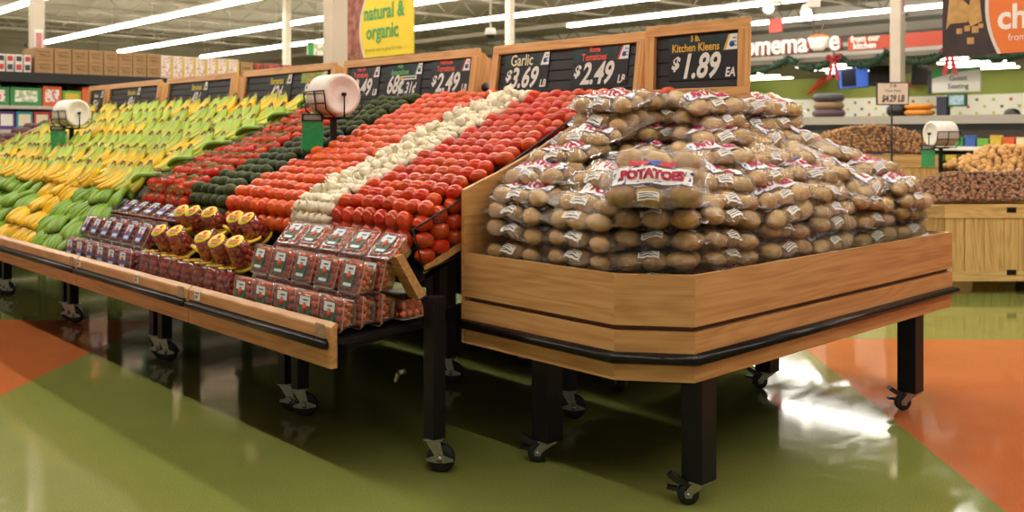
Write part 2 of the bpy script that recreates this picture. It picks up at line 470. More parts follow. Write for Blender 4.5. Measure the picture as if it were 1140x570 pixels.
def caster(parent, x, y, ang, kit):
    f = part('caster', kit[0], parent, (x, y, 0), (0, 0, ang))
    part('wheel', kit[1], f, kit[3]); part('brake_lever', kit[2], f)
    return f

# ------------------------------------------------------------------ the long sloped fruit tables
def T(y): return 1.21+.42*(y-2.75)        # height of the heaped fruit
DECK_Y0, DECK_Y1 = 2.74, 4.28
tag_mesh = MB().box(-.03, .03, -.004, 0, 0, .05).mesh('price_tag', white_paper)
tag_ink = MB(); tag_ink.box(-.022, .022, -.0055, -.004, .034, .042); tag_ink.box(-.022, .006, -.0055, -.004, .010, .026)
tag_ink = tag_ink.mesh('print', mat('tag_print', '#8a7d74', .6))
tape_mesh = MB().box(-.035, .035, -.0035, 0, 0, .075).mesh('sticker', mat('old_sticker', '#b59a78', .6, noise=.3, nscale=40))
leg_row = MB().box(-.036, .036, -.036, .036, .155, .80, bev=.004).mesh('leg', black_metal)
def wing_nut():
    b = MB(); b.tube([(0, 0, 0), (0, -.03, 0)], .012, 10)
    b.prism([(-.012, -.004), (-.03, -.045), (-.018, -.05), (.006, -.012)], 'y', -.04, -.03)
    return b.mesh('leg_clamp', steel)
leg_clamp = wing_nut()
def fruit_table(x0, x1, legs, label, first=False, tags=(), last=False, ramp=None):
    t = thing('produce_table', label, 'produce table', ((x0+x1)/2, 2.27, 0), group='sloped produce tables in one row')
    cx = (x0+x1)/2; w = x1-x0-.012; h = w/2; oy = 2.27
    def P(name, b, *m, **k): return part(name, b.mesh(name, *m), t, **k)
    # low front board with its paler chamfered lip and the rubber bumper
    b = MB().prism([(0, .52), (.032, .52), (.032, .692), (0, .692)], 'x', -h, h); P('front_board', b, oak)
    b = MB().prism([(0, .692), (.032, .692), (.032, .716), (.024, .718), (.002, .70)], 'x', -h, h); P('lip', b, oak_light)
    b = MB(); pts = [(-h+.02, -.018, .62), (h-.03, -.018, .62)]
    b.tube([(-h+.012, -.014, .622), (h-.03, -.014, .622), (h-.018, -.010, .622)], [.021, .021, .014], 14); b.box(-h+.012, h-.03, -.004, 0, .598, .646); P('bumper', b, bumper_m)
    # pack shelf
    b = MB().prism([(.033, .628), (.60, .646), (.60, .665), (.033, .647)], 'x', -h, h+(.04 if first else 0)); P('pack_shelf', b, black_metal)
    b = MB().prism([(.10, .58), (1.75, .74), (1.75, .80), (.10, .632)], 'x', -h+.03, -h+.07)
    b.prism([(.10, .58), (1.75, .74), (1.75, .80), (.10, .632)], 'x', h-.07, h-.03)
    P('frame_rail', b, black_metal)
    # step risers that carry the packs
    if ramp:
        ra, rb_ = ramp[0]-cx, ramp[1]-cx
        P('ramp', MB().prism([(.17, .668), (.50, 1.00), (.50, .668)], 'x', max(ra, -h), min(rb_, h)), black_matte)
    # leaning plank that holds the deck up front
    x1p = h+(.02 if first else 0)
    if first: P('end_cheek', MB().prism([(.305, .985), (.345, .995), (.475, .795), (.435, .78)], 'x', h-.02, h+.06), oak)
    # sloped deck
    dz = -.33; low = .12 if ramp else 0
    y0, y1 = DECK_Y0-oy, DECK_Y1-oy
    b = MB().prism([(y0, T(DECK_Y0)+dz), (y1, T(DECK_Y1)+dz), (y1, T(DECK_Y1)+dz-.03), (y0, T(DECK_Y0)+dz-.03)], 'x', -h, x1p); P('deck', b, black_metal)
    x1i = h-(.13 if first else 0)
    b = MB().prism([(y0+.03, T(DECK_Y0)+dz), (y0+.03, T(DECK_Y0)-.12-low), (y1-.02, T(DECK_Y1)-.10-low), (y1-.02, T(DECK_Y1)+dz)], 'x', -h, x1i); P('false_bottom', b, black_matte)
    b = MB().box(-h, x1p, y1-.0, y1+.03, T(DECK_Y1)+dz-.03, T(DECK_Y1)-.10); P('deck_back', b, oak)
    for lx in legs:
        for ly in (2.735, 3.78):
            if first and ly > 3 and lx > -3.5: lx = -3.57
            lg = part('leg', leg_row, t, (lx-cx, ly-oy, 0), None, (1, 1, 1))
            if ly > 3: lg.scale.z = 1.15; lg.location.z = -.0232
            caster(t, lx-cx, ly-oy, rad(46+R.uniform(-14, 14)), K_ROW)
        part('leg_clamp', leg_clamp, t, (lx-cx-.036, 2.70-oy, .43))
    for tx in tags:
        tg = part('price_tag', tag_mesh, t, (tx-cx, -.001, .655)); part('print', tag_ink, tg)
    part('sticker', tape_mesh, t, (h-.085, -.0005, .632))
    if first:
        # clear side guard with dark edges along the open end
        b = MB().prism([(.49, .90), (.42, 1.10), (.66, 1.20), (1.99, T(4.26)+.03), (1.99, T(4.26)-.25), (.72, .955)], 'x', h+.024, h+.029); P('side_guard', b, acrylic)
        b = MB(); X = h+.0265
        b.tube([(X, 1.99, T(4.26)+.03), (X, .66, 1.20), (X, .425, 1.10), (X, .49, .90), (X, .72, .955)], .0055, 6); P('guard_wire', b, black_plastic)
        b = MB().box(-h+.3, h+.02, .44, .444, .93, 1.10); P('front_guard', b, acrylic)
        b = MB().prism([(.50, .86), (1.95, T(4.22)-.36), (1.95, T(4.22)-.30), (.50, .92)], 'x', h+.005, h+.02); P('side_rail', b, oak)
    if last:
        b = MB().prism([(.10, .66), (.10, .80), (.47, 1.14), (.60, 1.255), (2.0, T(4.27)+.06), (2.0, .9), (.5, .8)], 'x', -h-.02, -h+.02); P('end_board', b, oak)
    return t
fruit_table(-4.975, -3.555, (-3.425, -4.60, -4.74), 'end produce table of the row, holding plum tomatoes, garlic and green labelled packs', True, (-4.86,))
fruit_table(-6.69, -4.975, (-6.36, -6.50), 'second produce table from the potato stand, under the avocados and vine tomatoes', False, (-5.67, -6.64))
fruit_table(-8.55, -6.69, (-8.15, -8.30), 'third produce table from the potato stand, first of those holding bananas', ramp=(-8.6, -7.12))
fruit_table(-10.32, -8.55, (-9.95, -10.1), 'fourth produce table from the potato stand, in the middle of the bananas', ramp=(-11, -8))
fruit_table(-12.1, -10.32, (-11.5, -11.65), 'last banana produce table, ending at the sloped wooden end board', False, (), True, (-11.1, -10))

# tables of the other side of the island, back to back with these
def back_table(x0, x1, legs, label):
    t = thing('produce_table', label, 'produce table', ((x0+x1)/2, 5.0, 0), group='tables backing the sloped row')
    cx = (x0+x1)/2; h = (x1-x0)/2-.01
    b = MB().prism([(-.54, 1.25), (.75, .85), (.75, .805), (-.54, 1.2)], 'x', -h, h); part('deck', b.mesh('deck', black_metal), t)
    b = MB().box(-h, h, .76, .79, .52, .95); part('back_board', b.mesh('back_board', oak), t)
    b = MB().box(-h, h, -.64, .76, .74, .80); part('frame', b.mesh('frame', black_metal), t)
    b = MB().box(-h, h, .70, .73, .06, .74); part('lower_panel', b.mesh('lower_panel', black_matte), t)  # added panel blocks light from behind, so the floor under the tables stays dark
    b = MB().box(-h, h, -.605, -.555, .81, 1.385); part('back_panel', b.mesh('back_panel', black_metal), t)
    for lx in legs:
        for ly in (4.42, 5.5):
            part('leg', leg_row, t, (lx-cx, ly-5.0, 0)); caster(t, lx-cx, ly-5.0, R.uniform(0, 6.28), K_ROW)
back_table(-4.975, -3.62, (-3.74, -4.60), 'black legged table directly behind the tomato and garlic table, only its underside showing')
back_table(-6.69, -4.975, (-5.10, -6.30), 'black legged table behind the avocado table, only its underside showing')
back_table(-8.55, -6.69, (-6.8, -8.4), 'black legged table behind the first banana table, only its underside showing')

# ------------------------------------------------------------------ potato stand
PP = [(-3.49, 2.968), (-2.545, 2.963), (-2.288, 3.162), (-2.288, 5.665), (-3.49, 5.665)]
def offset_poly(P, d):
    n = len(P); out = []
    for i in range(n):
        p0, p1, p2 = Vector(P[i-1]), Vector(P[i]), Vector(P[(i+1) % n])
        a = (p1-p0).normalized(); b = (p2-p1).normalized()
        na = Vector((-a.y, a.x)); nb = Vector((-b.y, b.x))
        k = (na+nb); k = k/(1+na.dot(nb))
        out.append(tuple(p1+k*d))
    return out
stand = thing('potato_stand', 'oak sided display table with one cut corner, heaped with bagged potatoes', 'display table', (-2.9, 4.3, 0))
SO = Vector((-2.9, 4.3))
def ring_boards(name, z0, z1, off, th, m, faces=(0, 1, 2, 3)):
    A = offset_poly(PP, off); B = offset_poly(PP, off+th)
    for i in faces:
        j = (i+1) % 5
        a, b_, c, d_ = Vector(A[i]), Vector(A[j]), Vector(B[j]), Vector(B[i])
        ang = math.atan2((b_-a).y, (b_-a).x); rm = Matrix.Rotation(-ang, 2)
        poly = [tuple(rm @ (q-a)) for q in (a, b_, c, d_)]
        part(name, MB().prism(poly, 'z', 0, z1-z0).mesh(name, m), stand, (a.x-SO.x, a.y-SO.y, z0), (0, 0, ang))
ring_boards('upper_board', .766, .973, 0, .022, oak)
ring_boards('lower_board', .654, .744, 0, .022, oak)
ring_boards('skirt_board', .541, .618, .004, .022, oak)
ring_boards('backing', .56, .95, .022, .012, mat('backing_brown', '#5d3a1c', .6))
def bumper_ring():
    b = MB(); prof = [(.0, .610), (-.012, .611), (-.024, .616), (-.031, .625), (-.033, .634), (-.031, .643), (-.024, .652), (-.012, .657), (0, .658)]
    rings = [[(*q, z) for q in offset_poly(PP, o)] for o, z in prof]
    for i in range(4):
        vs = []; j = i+1
        for r_ in rings: vs += [r_[i], r_[j]]
        vs = [(v[0]-SO.x, v[1]-SO.y, v[2]) for v in vs]
        fs = [(2*k, 2*k+1, 2*k+3, 2*k+2) for k in range(len(prof)-1)]
        fs += [tuple(range(0, 2*len(prof), 2)), tuple(range(1, 2*len(prof), 2))[::-1]]
        b.add(vs, fs, 0, True)
    return b.mesh('bumper', bumper_m)
part('bumper', bumper_ring(), stand)
# tall shaped board on the tomato side
b = MB().prism([(2.972, .541), (5.66, .541), (5.66, 1.35), (5.2, 1.60), (4.9, 1.68), (3.95, 1.68), (3.5, 1.475), (3.23, 1.365), (2.972, 1.275)], 'x', -3.515, -3.49)
part('side_panel', b.mesh('side_panel', wood_mat('oak_end', '#cf9a5e', '#c48e52', '#b27c44', axis=1)), stand, (-SO.x, -SO.y, 0))
# bin floor and stepped riser under the bags
inner = offset_poly(PP, .034)
part('bin_floor', MB().prism([(x-SO.x, y-SO.y) for x, y in inner], 'z', .80, .82).mesh('bin_floor', black_metal), stand)
# clear guards
for i, (p, q) in enumerate(((0, 1), (1, 2), (2, 3))):
    A = offset_poly(PP, .026); a, c = Vector(A[p]), Vector(A[q]); L_ = (c-a).length; ang = math.atan2((c-a).y, (c-a).x)
    cuts = [0, .5, 1] if i == 2 else [0, 1]
    for k in range(len(cuts)-1):
        part('clear_guard', MB().box(cuts[k]*L_+.006, cuts[k+1]*L_-.006, 0, .005, 0, .19, bev=.0012).mesh('clear_guard', acrylic), stand, (a.x-SO.x, a.y-SO.y, .94), (0, 0, ang))
leg_pot = MB().box(-.052, .052, -.052, .052, .105, .62, bev=.004).mesh('leg', black_metal)
for (x, y) in ((-2.362, 3.29), (-3.16, 3.2), (-2.362, 5.28), (-3.16, 5.1)):
    part('leg', leg_pot, stand, (x-SO.x, y-SO.y, 0))
    caster(stand, x-SO.x, y-SO.y, rad(-132 + R.uniform(-6, 6)), K_POT)
part('frame', MB().box(-3.42+2.9, -2.33+2.9, 3.24-4.3, 3.30-4.3, .6, .8).box(-3.42+2.9, -2.33+2.9, 5.2-4.3, 5.3-4.3, .6, .8).mesh('frame', black_metal), stand)
# ------------------------------------------------------------------ loose tomatoes
tom_red = mat('tomato_skin', '#c82308', .10, var=.14, noise=.2, nscale=14, coat=.0, spec=.4)
tom_org = mat('orange_tomato_skin', '#d8420f', .11, var=.12, noise=.18, nscale=14, coat=.0, spec=.4)
tom_vine = mat('vine_tomato_skin', '#c42009', .09, var=.12, coat=.0, spec=.45)
scar_m = mat('stem_scar', '#7a4a20', .8)
def plum_mesh(name, a, bq, c, m, seed):
    r = random.Random(seed); p1, p2 = r.uniform(0, 6), r.uniform(0, 6)
    def fn(d): return 1+.03*math.sin(2*math.atan2(d.y, d.z)+p1)+.02*math.sin(3*d.x+p2)-.05*max(0, d.x)**3
    b = MB().ball((0, 0, 0), (a, bq, c), 16, 11, 0, fn)
    b.ball((-a*.96, 0, 0), (.004, .007, .007), 8, 5, 1)
    return b.mesh(name, m, scar_m)
roma = [plum_mesh('roma_tomato', .052, .043, .042, tom_red, s) for s in range(3)]
hoth = [plum_mesh('hothouse_tomato', .054, .047, .045, tom_org, s+9) for s in range(3)]
def heap(kind, meshes, xr, xl, dx, dy, y0, y1, ht, label, cat, group, ang, wob=.25):
    """rows run along the table; row one is nearest the aisle, column one at the right"""
    j = 0; y = y0
    while y < y1:
        i = 0; x = xr - (dx*.5 if j % 2 else 0)
        while x > xl:
            s = R.uniform(.93, 1.05)
            thing(kind, label.format(r=nth(j), c=nth(i)), cat, (x+R.uniform(-.006, .006), y+R.uniform(-.006, .006), T(y)-ht+R.uniform(-.007, .007)),
                  (R.uniform(-.3, .3)+.35, R.uniform(-.25, .25), ang+R.uniform(-wob, wob)), group, R.choice(meshes), s)
            x -= dx; i += 1
        y += dy; j += 1
heap('roma_tomato', roma, -3.585, -4.25, .094, .086, 2.81, 4.25, .045, 'red roma tomato, {r} row up the heap beside the potatoes, {c} from the right', 'tomato', 'heap of roma tomatoes under the roma sign', .1, .5)
heap('hothouse_tomato', hoth, -4.705, -5.44, .099, .090, 2.81, 4.25, .048, 'reddish hothouse tomato left of the garlic, {r} row up, {c} from the right', 'tomato', 'heap of hothouse tomatoes', .2, .5)
# steep front of the roma heap seen through the clear guard
for k, z in enumerate((1.12, 1.04, .965)):
    for i in range(3):
        thing('roma_tomato', f'roma tomato by the clear end guard, {nth(k)} row down, {nth(i)} from the front', 'tomato',
              (-3.578+R.uniform(-.004, .004), 2.79+.006*k+i*.092, z+.038*i), (R.uniform(-.2, .2), R.uniform(-.2, .2), 1.3+R.uniform(-.3, .3)), 'heap of roma tomatoes under the roma sign', roma[i], .98)
for i in range(14):
    thing('roma_tomato', f'roma tomato at the foot of the roma heap, {("upper","lower")[i//7]} row, {nth(i%7)} from the right', 'tomato',
          (-3.675-.094*(i % 7), 2.757-.010*(i//7)+R.uniform(-.004, .004), 1.125-.082*(i//7)+R.uniform(-.006, .006)), (R.uniform(-.2, .2), 1.1, R.uniform(-.3, .3)), 'heap of roma tomatoes under the roma sign', roma[i % 3], 1)
for i in range(16):
    thing('hothouse_tomato', f'hothouse tomato at the foot of its heap, {("upper","lower")[i//8]} row, {nth(i%8)} from the right', 'tomato',
          (-4.70-.099*(i % 8), 2.750-.010*(i//8)+R.uniform(-.004, .004), 1.12-.09*(i//8)+R.uniform(-.005, .005)), (R.uniform(-.2, .2), 1.2, R.uniform(-.3, .3)), 'heap of hothouse tomatoes', hoth[i % 3], 1.0)
thing('roma_tomato', 'single stray tomato lying behind the top potato bags below the kitchen potato sign', 'tomato', (-3.31, 4.33, 1.765), (0, .2, .4), None, roma[0], 1.1)

# garlic
gar_m = mat('garlic_skin', '#e8dcc0', .6, var=.08, noise=.12, nscale=30, bump=.25, bscale=90, subs=.05)
def garlic_mesh(seed):
    r = random.Random(seed); n = r.choice((7, 8, 9)); ph = r.uniform(0, 6)
    b = MB()
    prof = [(.004, -.024), (.018, -.025), (.029, -.016), (.0325, -.002), (.029, .012), (.020, .022), (.011, .030), (.0065, .036), (.005, .043), (.0052, .048+r.uniform(0, .012))]
    vs = []; NN = 24; bend = r.uniform(-.012, .012)
    for k, (rr, z) in enumerate(prof):
        for q in range(NN):
            w = 2*PI*q/NN; f = 1+(.085*abs(math.sin(n*w/2+ph))-.05)*(1 if 0 < k < 7 else .4)
            vs.append((rr*f*math.cos(w)+bend*max(0, (z-.02)/.04)**2, rr*f*math.sin(w), z))
    fs = []
    for k in range(len(prof)-1):
        for q in range(NN): fs.append((k*NN+q, k*NN+(q+1) % NN, (k+1)*NN+(q+1) % NN, (k+1)*NN+q))
    fs += [tuple(range(NN))[::-1], tuple(range((len(prof)-1)*NN, len(prof)*NN))]
    b.add(vs, fs, 0, True); return b.mesh('garlic_bulb', gar_m)
garl = [garlic_mesh(s) for s in range(5)]
j = 0; y = 2.775
while y < 4.24:
    for i in range(6):
        x = -4.285-.061*i-(.026 if j % 2 else 0)
        thing('garlic_bulb', f'garlic bulb in the {nth(j)} row up its strip, {nth(i)} from the roma tomatoes', 'garlic',
              (x+R.uniform(-.006, .006), y+R.uniform(-.006, .006), T(y)-.03+R.uniform(-.006, .006)),
              (R.uniform(-1.9, 1.4), R.uniform(-1.3, 1.3), R.uniform(0, 6.28)), 'strip of garlic bulbs', garl[R.randrange(5)], R.uniform(.98, 1.15))
    y += .062; j += 1
for k in range(34):
    y = 2.80+.042*k
    thing('garlic_bulb', f'garlic bulb lying loose on top of the strip, {nth(k)} from the front', 'garlic',
          (-4.45+R.uniform(-.15, .15), y, T(y)+.012), (R.uniform(-1.9, 1.2), R.uniform(-1.2, 1.2), R.uniform(0, 6.28)), 'strip of garlic bulbs', garl[k % 5], R.uniform(.95, 1.1))

# avocados
avo_m = mat('avocado_skin', '#424a18', .5, spec=.2, var=.25, col2='#282d10', nscale=40, bump=.5, bscale=130)
def avo_mesh(seed):
    r = random.Random(seed)
    def fn(d): return 1-.10*max(0, d.x)-.03*d.x*d.x+r.uniform(-.004, .004)
    b = MB().ball((0, 0, 0), (.061, .044, .043), 18, 12, 0, fn); b.ball((.0485, 0, 0), (.004, .006, .006), 8, 5, 1)
    return b.mesh('avocado', avo_m, scar_m)
avos = [avo_mesh(s) for s in range(3)]
heap('avocado', avos, -5.51, -5.97, .106, .090, 2.79, 4.24, .042, 'dark green avocado in the {r} row up the avocado strip, {c} from the right', 'avocado', 'strip of avocados', .1, .45)

for i in range(10):
    thing('avocado', f'avocado at the foot of the avocado strip, {("upper","lower")[i//5]} row, {nth(i%5)} from the right', 'avocado', (-5.51-.1*(i % 5), 2.748-.01*(i//5), 1.125-.08*(i//5)), (R.uniform(-.2, .2), R.uniform(-.2, .2), R.uniform(-.4, .4)), 'strip of avocados', avos[i % 3], 1)
for i in range(18):
    thing('garlic_bulb', f'garlic bulb at the foot of its strip, {nth(i//6)} row down, {nth(i%6)} from the right', 'garlic', (-4.29-.062*(i % 6)-.02*(i//6 % 2), 2.735-.008*(i//6), 1.15-.058*(i//6)), (R.uniform(-.8, 2.4), R.uniform(-1.2, 1.2), R.uniform(0, 6)), 'strip of garlic bulbs', garl[i % 5], 1.1)
# tomatoes on the vine: one cluster is one thing
vine_m = mat('tomato_vine', '#5d7a2c', .6, noise=.3, nscale=30)
vt_mesh = MB().ball((0, 0, 0), (.037, .037, .033), 16, 11, 0, lambda d: 1-.06*max(0, d.z)**6+.012*math.sin(5*math.atan2(d.y, d.x))).mesh('tomato', tom_vine)
def calyx():
    b = MB()
    for k in range(5):
        w = 2*PI*k/5
        b.prism([(0, -.0025), (.010, -.003), (.017, 0), (.010, .003), (0, .0025)], 'z', .0335, .0352, 0, Matrix.Rotation(w, 4, 'Z') @ Matrix.Rotation(.12, 4, 'Y'))
    b.tube([(0, 0, .032), (.002, 0, .042)], .002, 6)
    return b.mesh('calyx', vine_m)
cal_mesh = calyx()
vine_mesh = MB().tube([(-.09, .012, .05), (-.05, -.004, .046), (0, .004, .05), (.05, -.004, .046), (.085, .008, .052)], .0024, 6)
for s in (-1, 1):
    for q in (-.055, .0, .055): vine_mesh.tube([(q, 0, .047), (q+.012, s*.02, .05), (q+.01, s*.036, .044)], .0017, 5)
vine_mesh = vine_mesh.mesh('vine', vine_m)
def vine_cluster(n):
    t = thing('vine_tomatoes', '', 'tomatoes on the vine', (0, 0, -50))
    part('vine', vine_mesh, t)
    spots = [(-.058, -.037), (.002, .036), (.012, -.038), (.068, .037), (-.068, .038)][:n]
    for k, (x, y) in enumerate(spots):
        a = part('tomato', vt_mesh, t, (x+R.uniform(-.004, .004), y, .006*math.sin(k*2.1)), (R.uniform(-.4, .4), R.uniform(-.4, .4), R.uniform(0, 6)), R.uniform(.92, 1.06))
        part('calyx', cal_mesh, a)
    return t
vcl = [vine_cluster(5), vine_cluster(4), vine_cluster(5)]
used = 0
for j in range(8):
    y = 2.84+.172*j
    for i in range(4):
        x = -6.075-.178*i-(.03 if j % 2 else 0)
        loc = (x, y+R.uniform(-.01, .01), T(y)-.035); rot = (.36, R.uniform(-.15, .15), R.uniform(-.35, .35)+(PI if R.random() < .5 else 0))
        rot = (.36 if abs(rot[2]) < 1.5 else -.36, rot[1], rot[2])
        lab = f'cluster of red tomatoes on green vine, {nth(j)} row up, {nth(i)} from the avocados'
        if used < 3:
            o = vcl[used]; o.scale = (1.13,)*3; o.location = loc; o.rotation_euler = rot; o['label'] = lab
        else: o = dup_tree(vcl[used % 3], loc, rot, lab, 1.13)
        o['group'] = 'tomatoes on the vine beside the bananas'; used += 1
for i in range(4):
    dup_tree(vcl[i % 3], (-6.07-.17*i, 2.765, 1.13), (.9, 0, R.uniform(-.2, .2)), f'tomatoes on the vine hanging at the front foot of their heap, {nth(i)} from the avocados')['group'] = 'tomatoes on the vine beside the bananas'

# ------------------------------------------------------------------ bananas
def banana_mat(name, ripe):
    m = bpy.data.materials.new(name); m.use_nodes = True
    nt = m.node_tree; N = nt.nodes; L = nt.links; b = N['Principled BSDF']
    at = N.new('ShaderNodeAttribute'); at.attribute_name = 'along'
    rp = N.new('ShaderNodeValToRGB'); cr = rp.color_ramp
    cols = {'yellow': [(0, '#8d7a3c'), (.05, '#8fa03a'), (.2, '#b4b434'), (.36, '#ecc822'), (.6, '#f0c41c'), (.9, '#e2ba22'), (.97, '#9b9030'), (1, '#4d3d20')],
            'turning': [(0, '#8d7a3c'), (.06, '#86a038'), (.25, '#a6c23c'), (.6, '#c9cb3e'), (.9, '#b4b836'), (.97, '#808a30'), (1, '#4d3d20')],
            'green': [(0, '#5d5a26'), (.06, '#678828'), (.3, '#7aa42c'), (.7, '#80a830'), (.93, '#6f942a'), (.97, '#5b7426'), (1, '#231f14')]}[ripe]
    cr.elements[0].position = cols[0][0]; cr.elements[0].color = lin(cols[0][1])
    cr.elements[1].position = 1; cr.elements[1].color = lin(cols[-1][1])
    for p, c in cols[1:-1]:
        e = cr.elements.new(p); e.color = lin(c)
    L.new(at.outputs['Fac'], rp.inputs['Fac'])
    oi = N.new('ShaderNodeObjectInfo'); hs = N.new('ShaderNodeHueSaturation'); mr = N.new('ShaderNodeMapRange')
    mr.inputs['To Min'].default_value = .88; mr.inputs['To Max'].default_value = 1.12
    L.new(oi.outputs['Random'], mr.inputs['Value']); L.new(mr.outputs[0], hs.inputs['Value'])
    L.new(rp.outputs['Color'], hs.inputs['Color']); L.new(hs.outputs['Color'], b.inputs['Base Color'])
    b.inputs['Roughness'].default_value = .42
    return m
BM = {k: banana_mat('banana_'+k, k) for k in ('yellow', 'turning', 'green')}
crown_m = mat('banana_crown', '#806038', .8, noise=.4, nscale=60)
sticker_m = mat('fruit_sticker', '#e8eaf2', .4); tape_blue = mat('banana_tape', '#3c58a8', .4)
def banana_finger(path, ripe, name, rmax=.0175, n=7):
    pts = [Vector(p) for p in path]
    # smooth Catmull-Rom through the path
    out = []
    P_ = [pts[0]*2-pts[1]]+pts+[pts[-1]*2-pts[-2]]
    for i in range(1, len(P_)-2):
        for k in range(4):
            t = k/4; a, b, c, d = P_[i-1], P_[i], P_[i+1], P_[i+2]
            out.append(.5*((2*b)+(c-a)*t+(2*a-5*b+4*c-d)*t*t+(3*b-a-3*c+d)*t**3))
    out.append(pts[-1]); N_ = len(out)
    rs = []
    for i in range(N_):
        t = i/(N_-1)
        rs.append(rmax*(.34 if t < .03 else min(1, .36+(t-.03)*4.2)) if t < .5 else rmax*(1 if t < .78 else max(.30, 1-((t-.78)/.22)**2*.78)))
    b = MB().tube(out, rs, n)
    me = b.mesh(name, BM[ripe])
    at = me.attributes.new('along', 'FLOAT', 'POINT')
    at.data.foreach_set('value', [(i//n)/(N_-1) for i in range(len(me.vertices))])
    return me
def hand(ripe, standing, seed):
    r = random.Random(seed)
    t = thing('banana_bunch', '', 'bananas', (0, 0, -60))
    k = 5
    for i in range(k):
        o = i-(k-1)/2; j = r.uniform(-.006, .006); q = r.uniform(-.01, .01)
        if standing:
            p = [(o*.007, .024, .176), (o*.011-.002, .012, .146), (o*.024-.010+j, -.012, .100), (o*.034-.040+j, -.044, .056+q), (o*.037-.080+j, -.068, .030+q), (o*.038-.118+j, -.076, .026+q)]
        else:
            p = [(o*.014, .115, .002), (o*.024, .085, .016), (o*.033+j, .035, .032), (o*.036+j, -.02, .036+q*.5), (o*.036+j, -.07, .022+q*.5), (o*.034+j, -.098, .006)]
        part('banana', banana_finger(p, ripe, 'banana', (.0180 if standing else .0205)*r.uniform(.9, 1.08)), t)
    if standing: c = MB().tube([(0, .018, .160), (.002, .024, .178), (.004, .028, .194)], [.015, .0125, .008], 8)
    else: c = MB().tube([(0, .10, 0), (0, .122, -.002), (0, .142, .0)], [.026, .020, .012], 8)
    part('crown', c.mesh('crown', crown_m), t)
    if standing and seed % 2 == 0: part('sticker', MB().ball((-.03+.01, -.047, .075), (.009, .004, .009), 8, 5).mesh('sticker', sticker_m), t)
    return t
protos = {}
for rp_ in ('yellow', 'turning', 'green'):
    protos[rp_, True] = [hand(rp_, True, s) for s in (1, 2)]
    protos[rp_, False] = [hand(rp_, False, s+5) for s in (1, 2)]
WORD = {'yellow': 'yellow', 'turning': 'greenish yellow', 'green': 'green'}
fresh = {id(o): True for v in protos.values() for o in v}
def place_hand(ripe, standing, loc, rot, lab, grp, s=1):
    o = R.choice(protos[ripe, standing])
    if fresh.get(id(o)):
        fresh[id(o)] = False; o.location = loc; o.rotation_euler = rot; o.scale = (s,)*3; o['label'] = lab
    else: o = dup_tree(o, loc, rot, lab, s)
    o['group'] = grp
for j in range(6):
    y = 2.80+.275*j; x = -6.80-.02*j; i = 0; cur = 'turning'
    while x > -12.0:
        if R.random() < .38: cur = R.choice(('yellow', 'turning', 'turning', 'yellow'))
        if i == 0: cur = 'turning'
        place_hand(cur, True, (x, y+R.uniform(-.015, .015), T(y)-.125+R.uniform(-.01, .015)), (R.uniform(-.16, .06), R.uniform(-.1, .1), R.uniform(-.25, .2)),
                   f'{WORD[cur]} banana bunch standing in the {nth(j)} row up, {nth(i)} from the tomatoes', 'rows of standing banana bunches', 1.22)
        x -= .192+R.uniform(-.014, .014); i += 1
# green bunches lying on their side where the rows meet the tomatoes
for j in range(6):
    y = 2.80+.27*j
    place_hand('green', False, (-6.80, y, T(y)-.02), (.3, 0, rad(-75)), f'green banana bunch lying on its side against the vine tomatoes, {nth(j)} row up', 'green bananas lying by the tomatoes', .95)
# lying bunches on the steep front
SLOPE = rad(44)
for j in range(5):
    x = -7.26+.06*j; i = 0
    while x > -10.9:
        ripe = 'green' if x > -7.95 else ('yellow' if x > -8.75 else 'green')
        yy = 2.405+.110*j+(.035 if j == 0 else 0); zz = .715+.112*j
        place_hand(ripe, False, (x+R.uniform(-.02, .02), yy+R.uniform(-.02, .02), zz+R.uniform(-.015, .02)), (SLOPE-.15+R.uniform(-.3, .2)*(.5 if j == 0 else 1), R.uniform(-.3, .3), R.uniform(-.30, .45)),
                   f'{WORD[ripe]} bananas lying tips outward at the front, {nth(j)} layer up, {nth(i)} from the tomato packs', 'lying bananas at the table front', 1.32)
        x -= .235; i += 1
for v in protos.values():
    for o in v:
        if fresh.get(id(o)):
            for ch in list(o.children): bpy.data.objects.remove(ch)
            bpy.data.objects.remove(o)

# dark root vegetables beyond the end board
beet_m = mat('beet_skin', '#5d2a2c', .6, var=.15, noise=.3, nscale=30, bump=.3)
beet = MB().ball((0, 0, 0), (.075, .07, .065), 14, 9, 0, lambda d: 1+.03*math.sin(4*d.x+2*d.y)).mesh('beetroot', beet_m)
n = 0
for j in range(6):
    for i in range(4):
        y = 3.0+.15*j; x = -12.22-.145*i-(.07 if j % 2 else 0)
        thing('beetroot', f'dark red beetroot beyond the sloped end board, {nth(j)} row up, {nth(i)} from the board', 'beetroot', (x, y, T(y)-.02+R.uniform(-.015, .015)), (R.random(), R.random(), R.random()*6), 'beetroots beyond the bananas', beet, R.uniform(.9, 1.15))
t = thing('produce_table', 'farthest produce table of the row, holding beetroots past the bananas', 'produce table', (-13, 2.27, 0), group='sloped produce tables in one row')
b = MB().prism([(.45, .95), (2.0, T(4.27)-.12), (2.0, .7), (.45, .7)], 'x', -.86, .86); part('deck', b.mesh('deck', black_metal), t)
b = MB().box(-.86, .86, 0, .032, .52, .716); part('front_board', b.mesh('front_board', oak), t)
b = MB().box(-.86, .86, .033, 1.9, .62, .66); part('shelf', b.mesh('shelf', black_metal), t)
for lx in (-.75, .7):
    for ly in (.47, 1.5): part('leg', leg_row, t, (lx, ly, 0)); caster(t, lx, ly, 2.2, K_ROW)
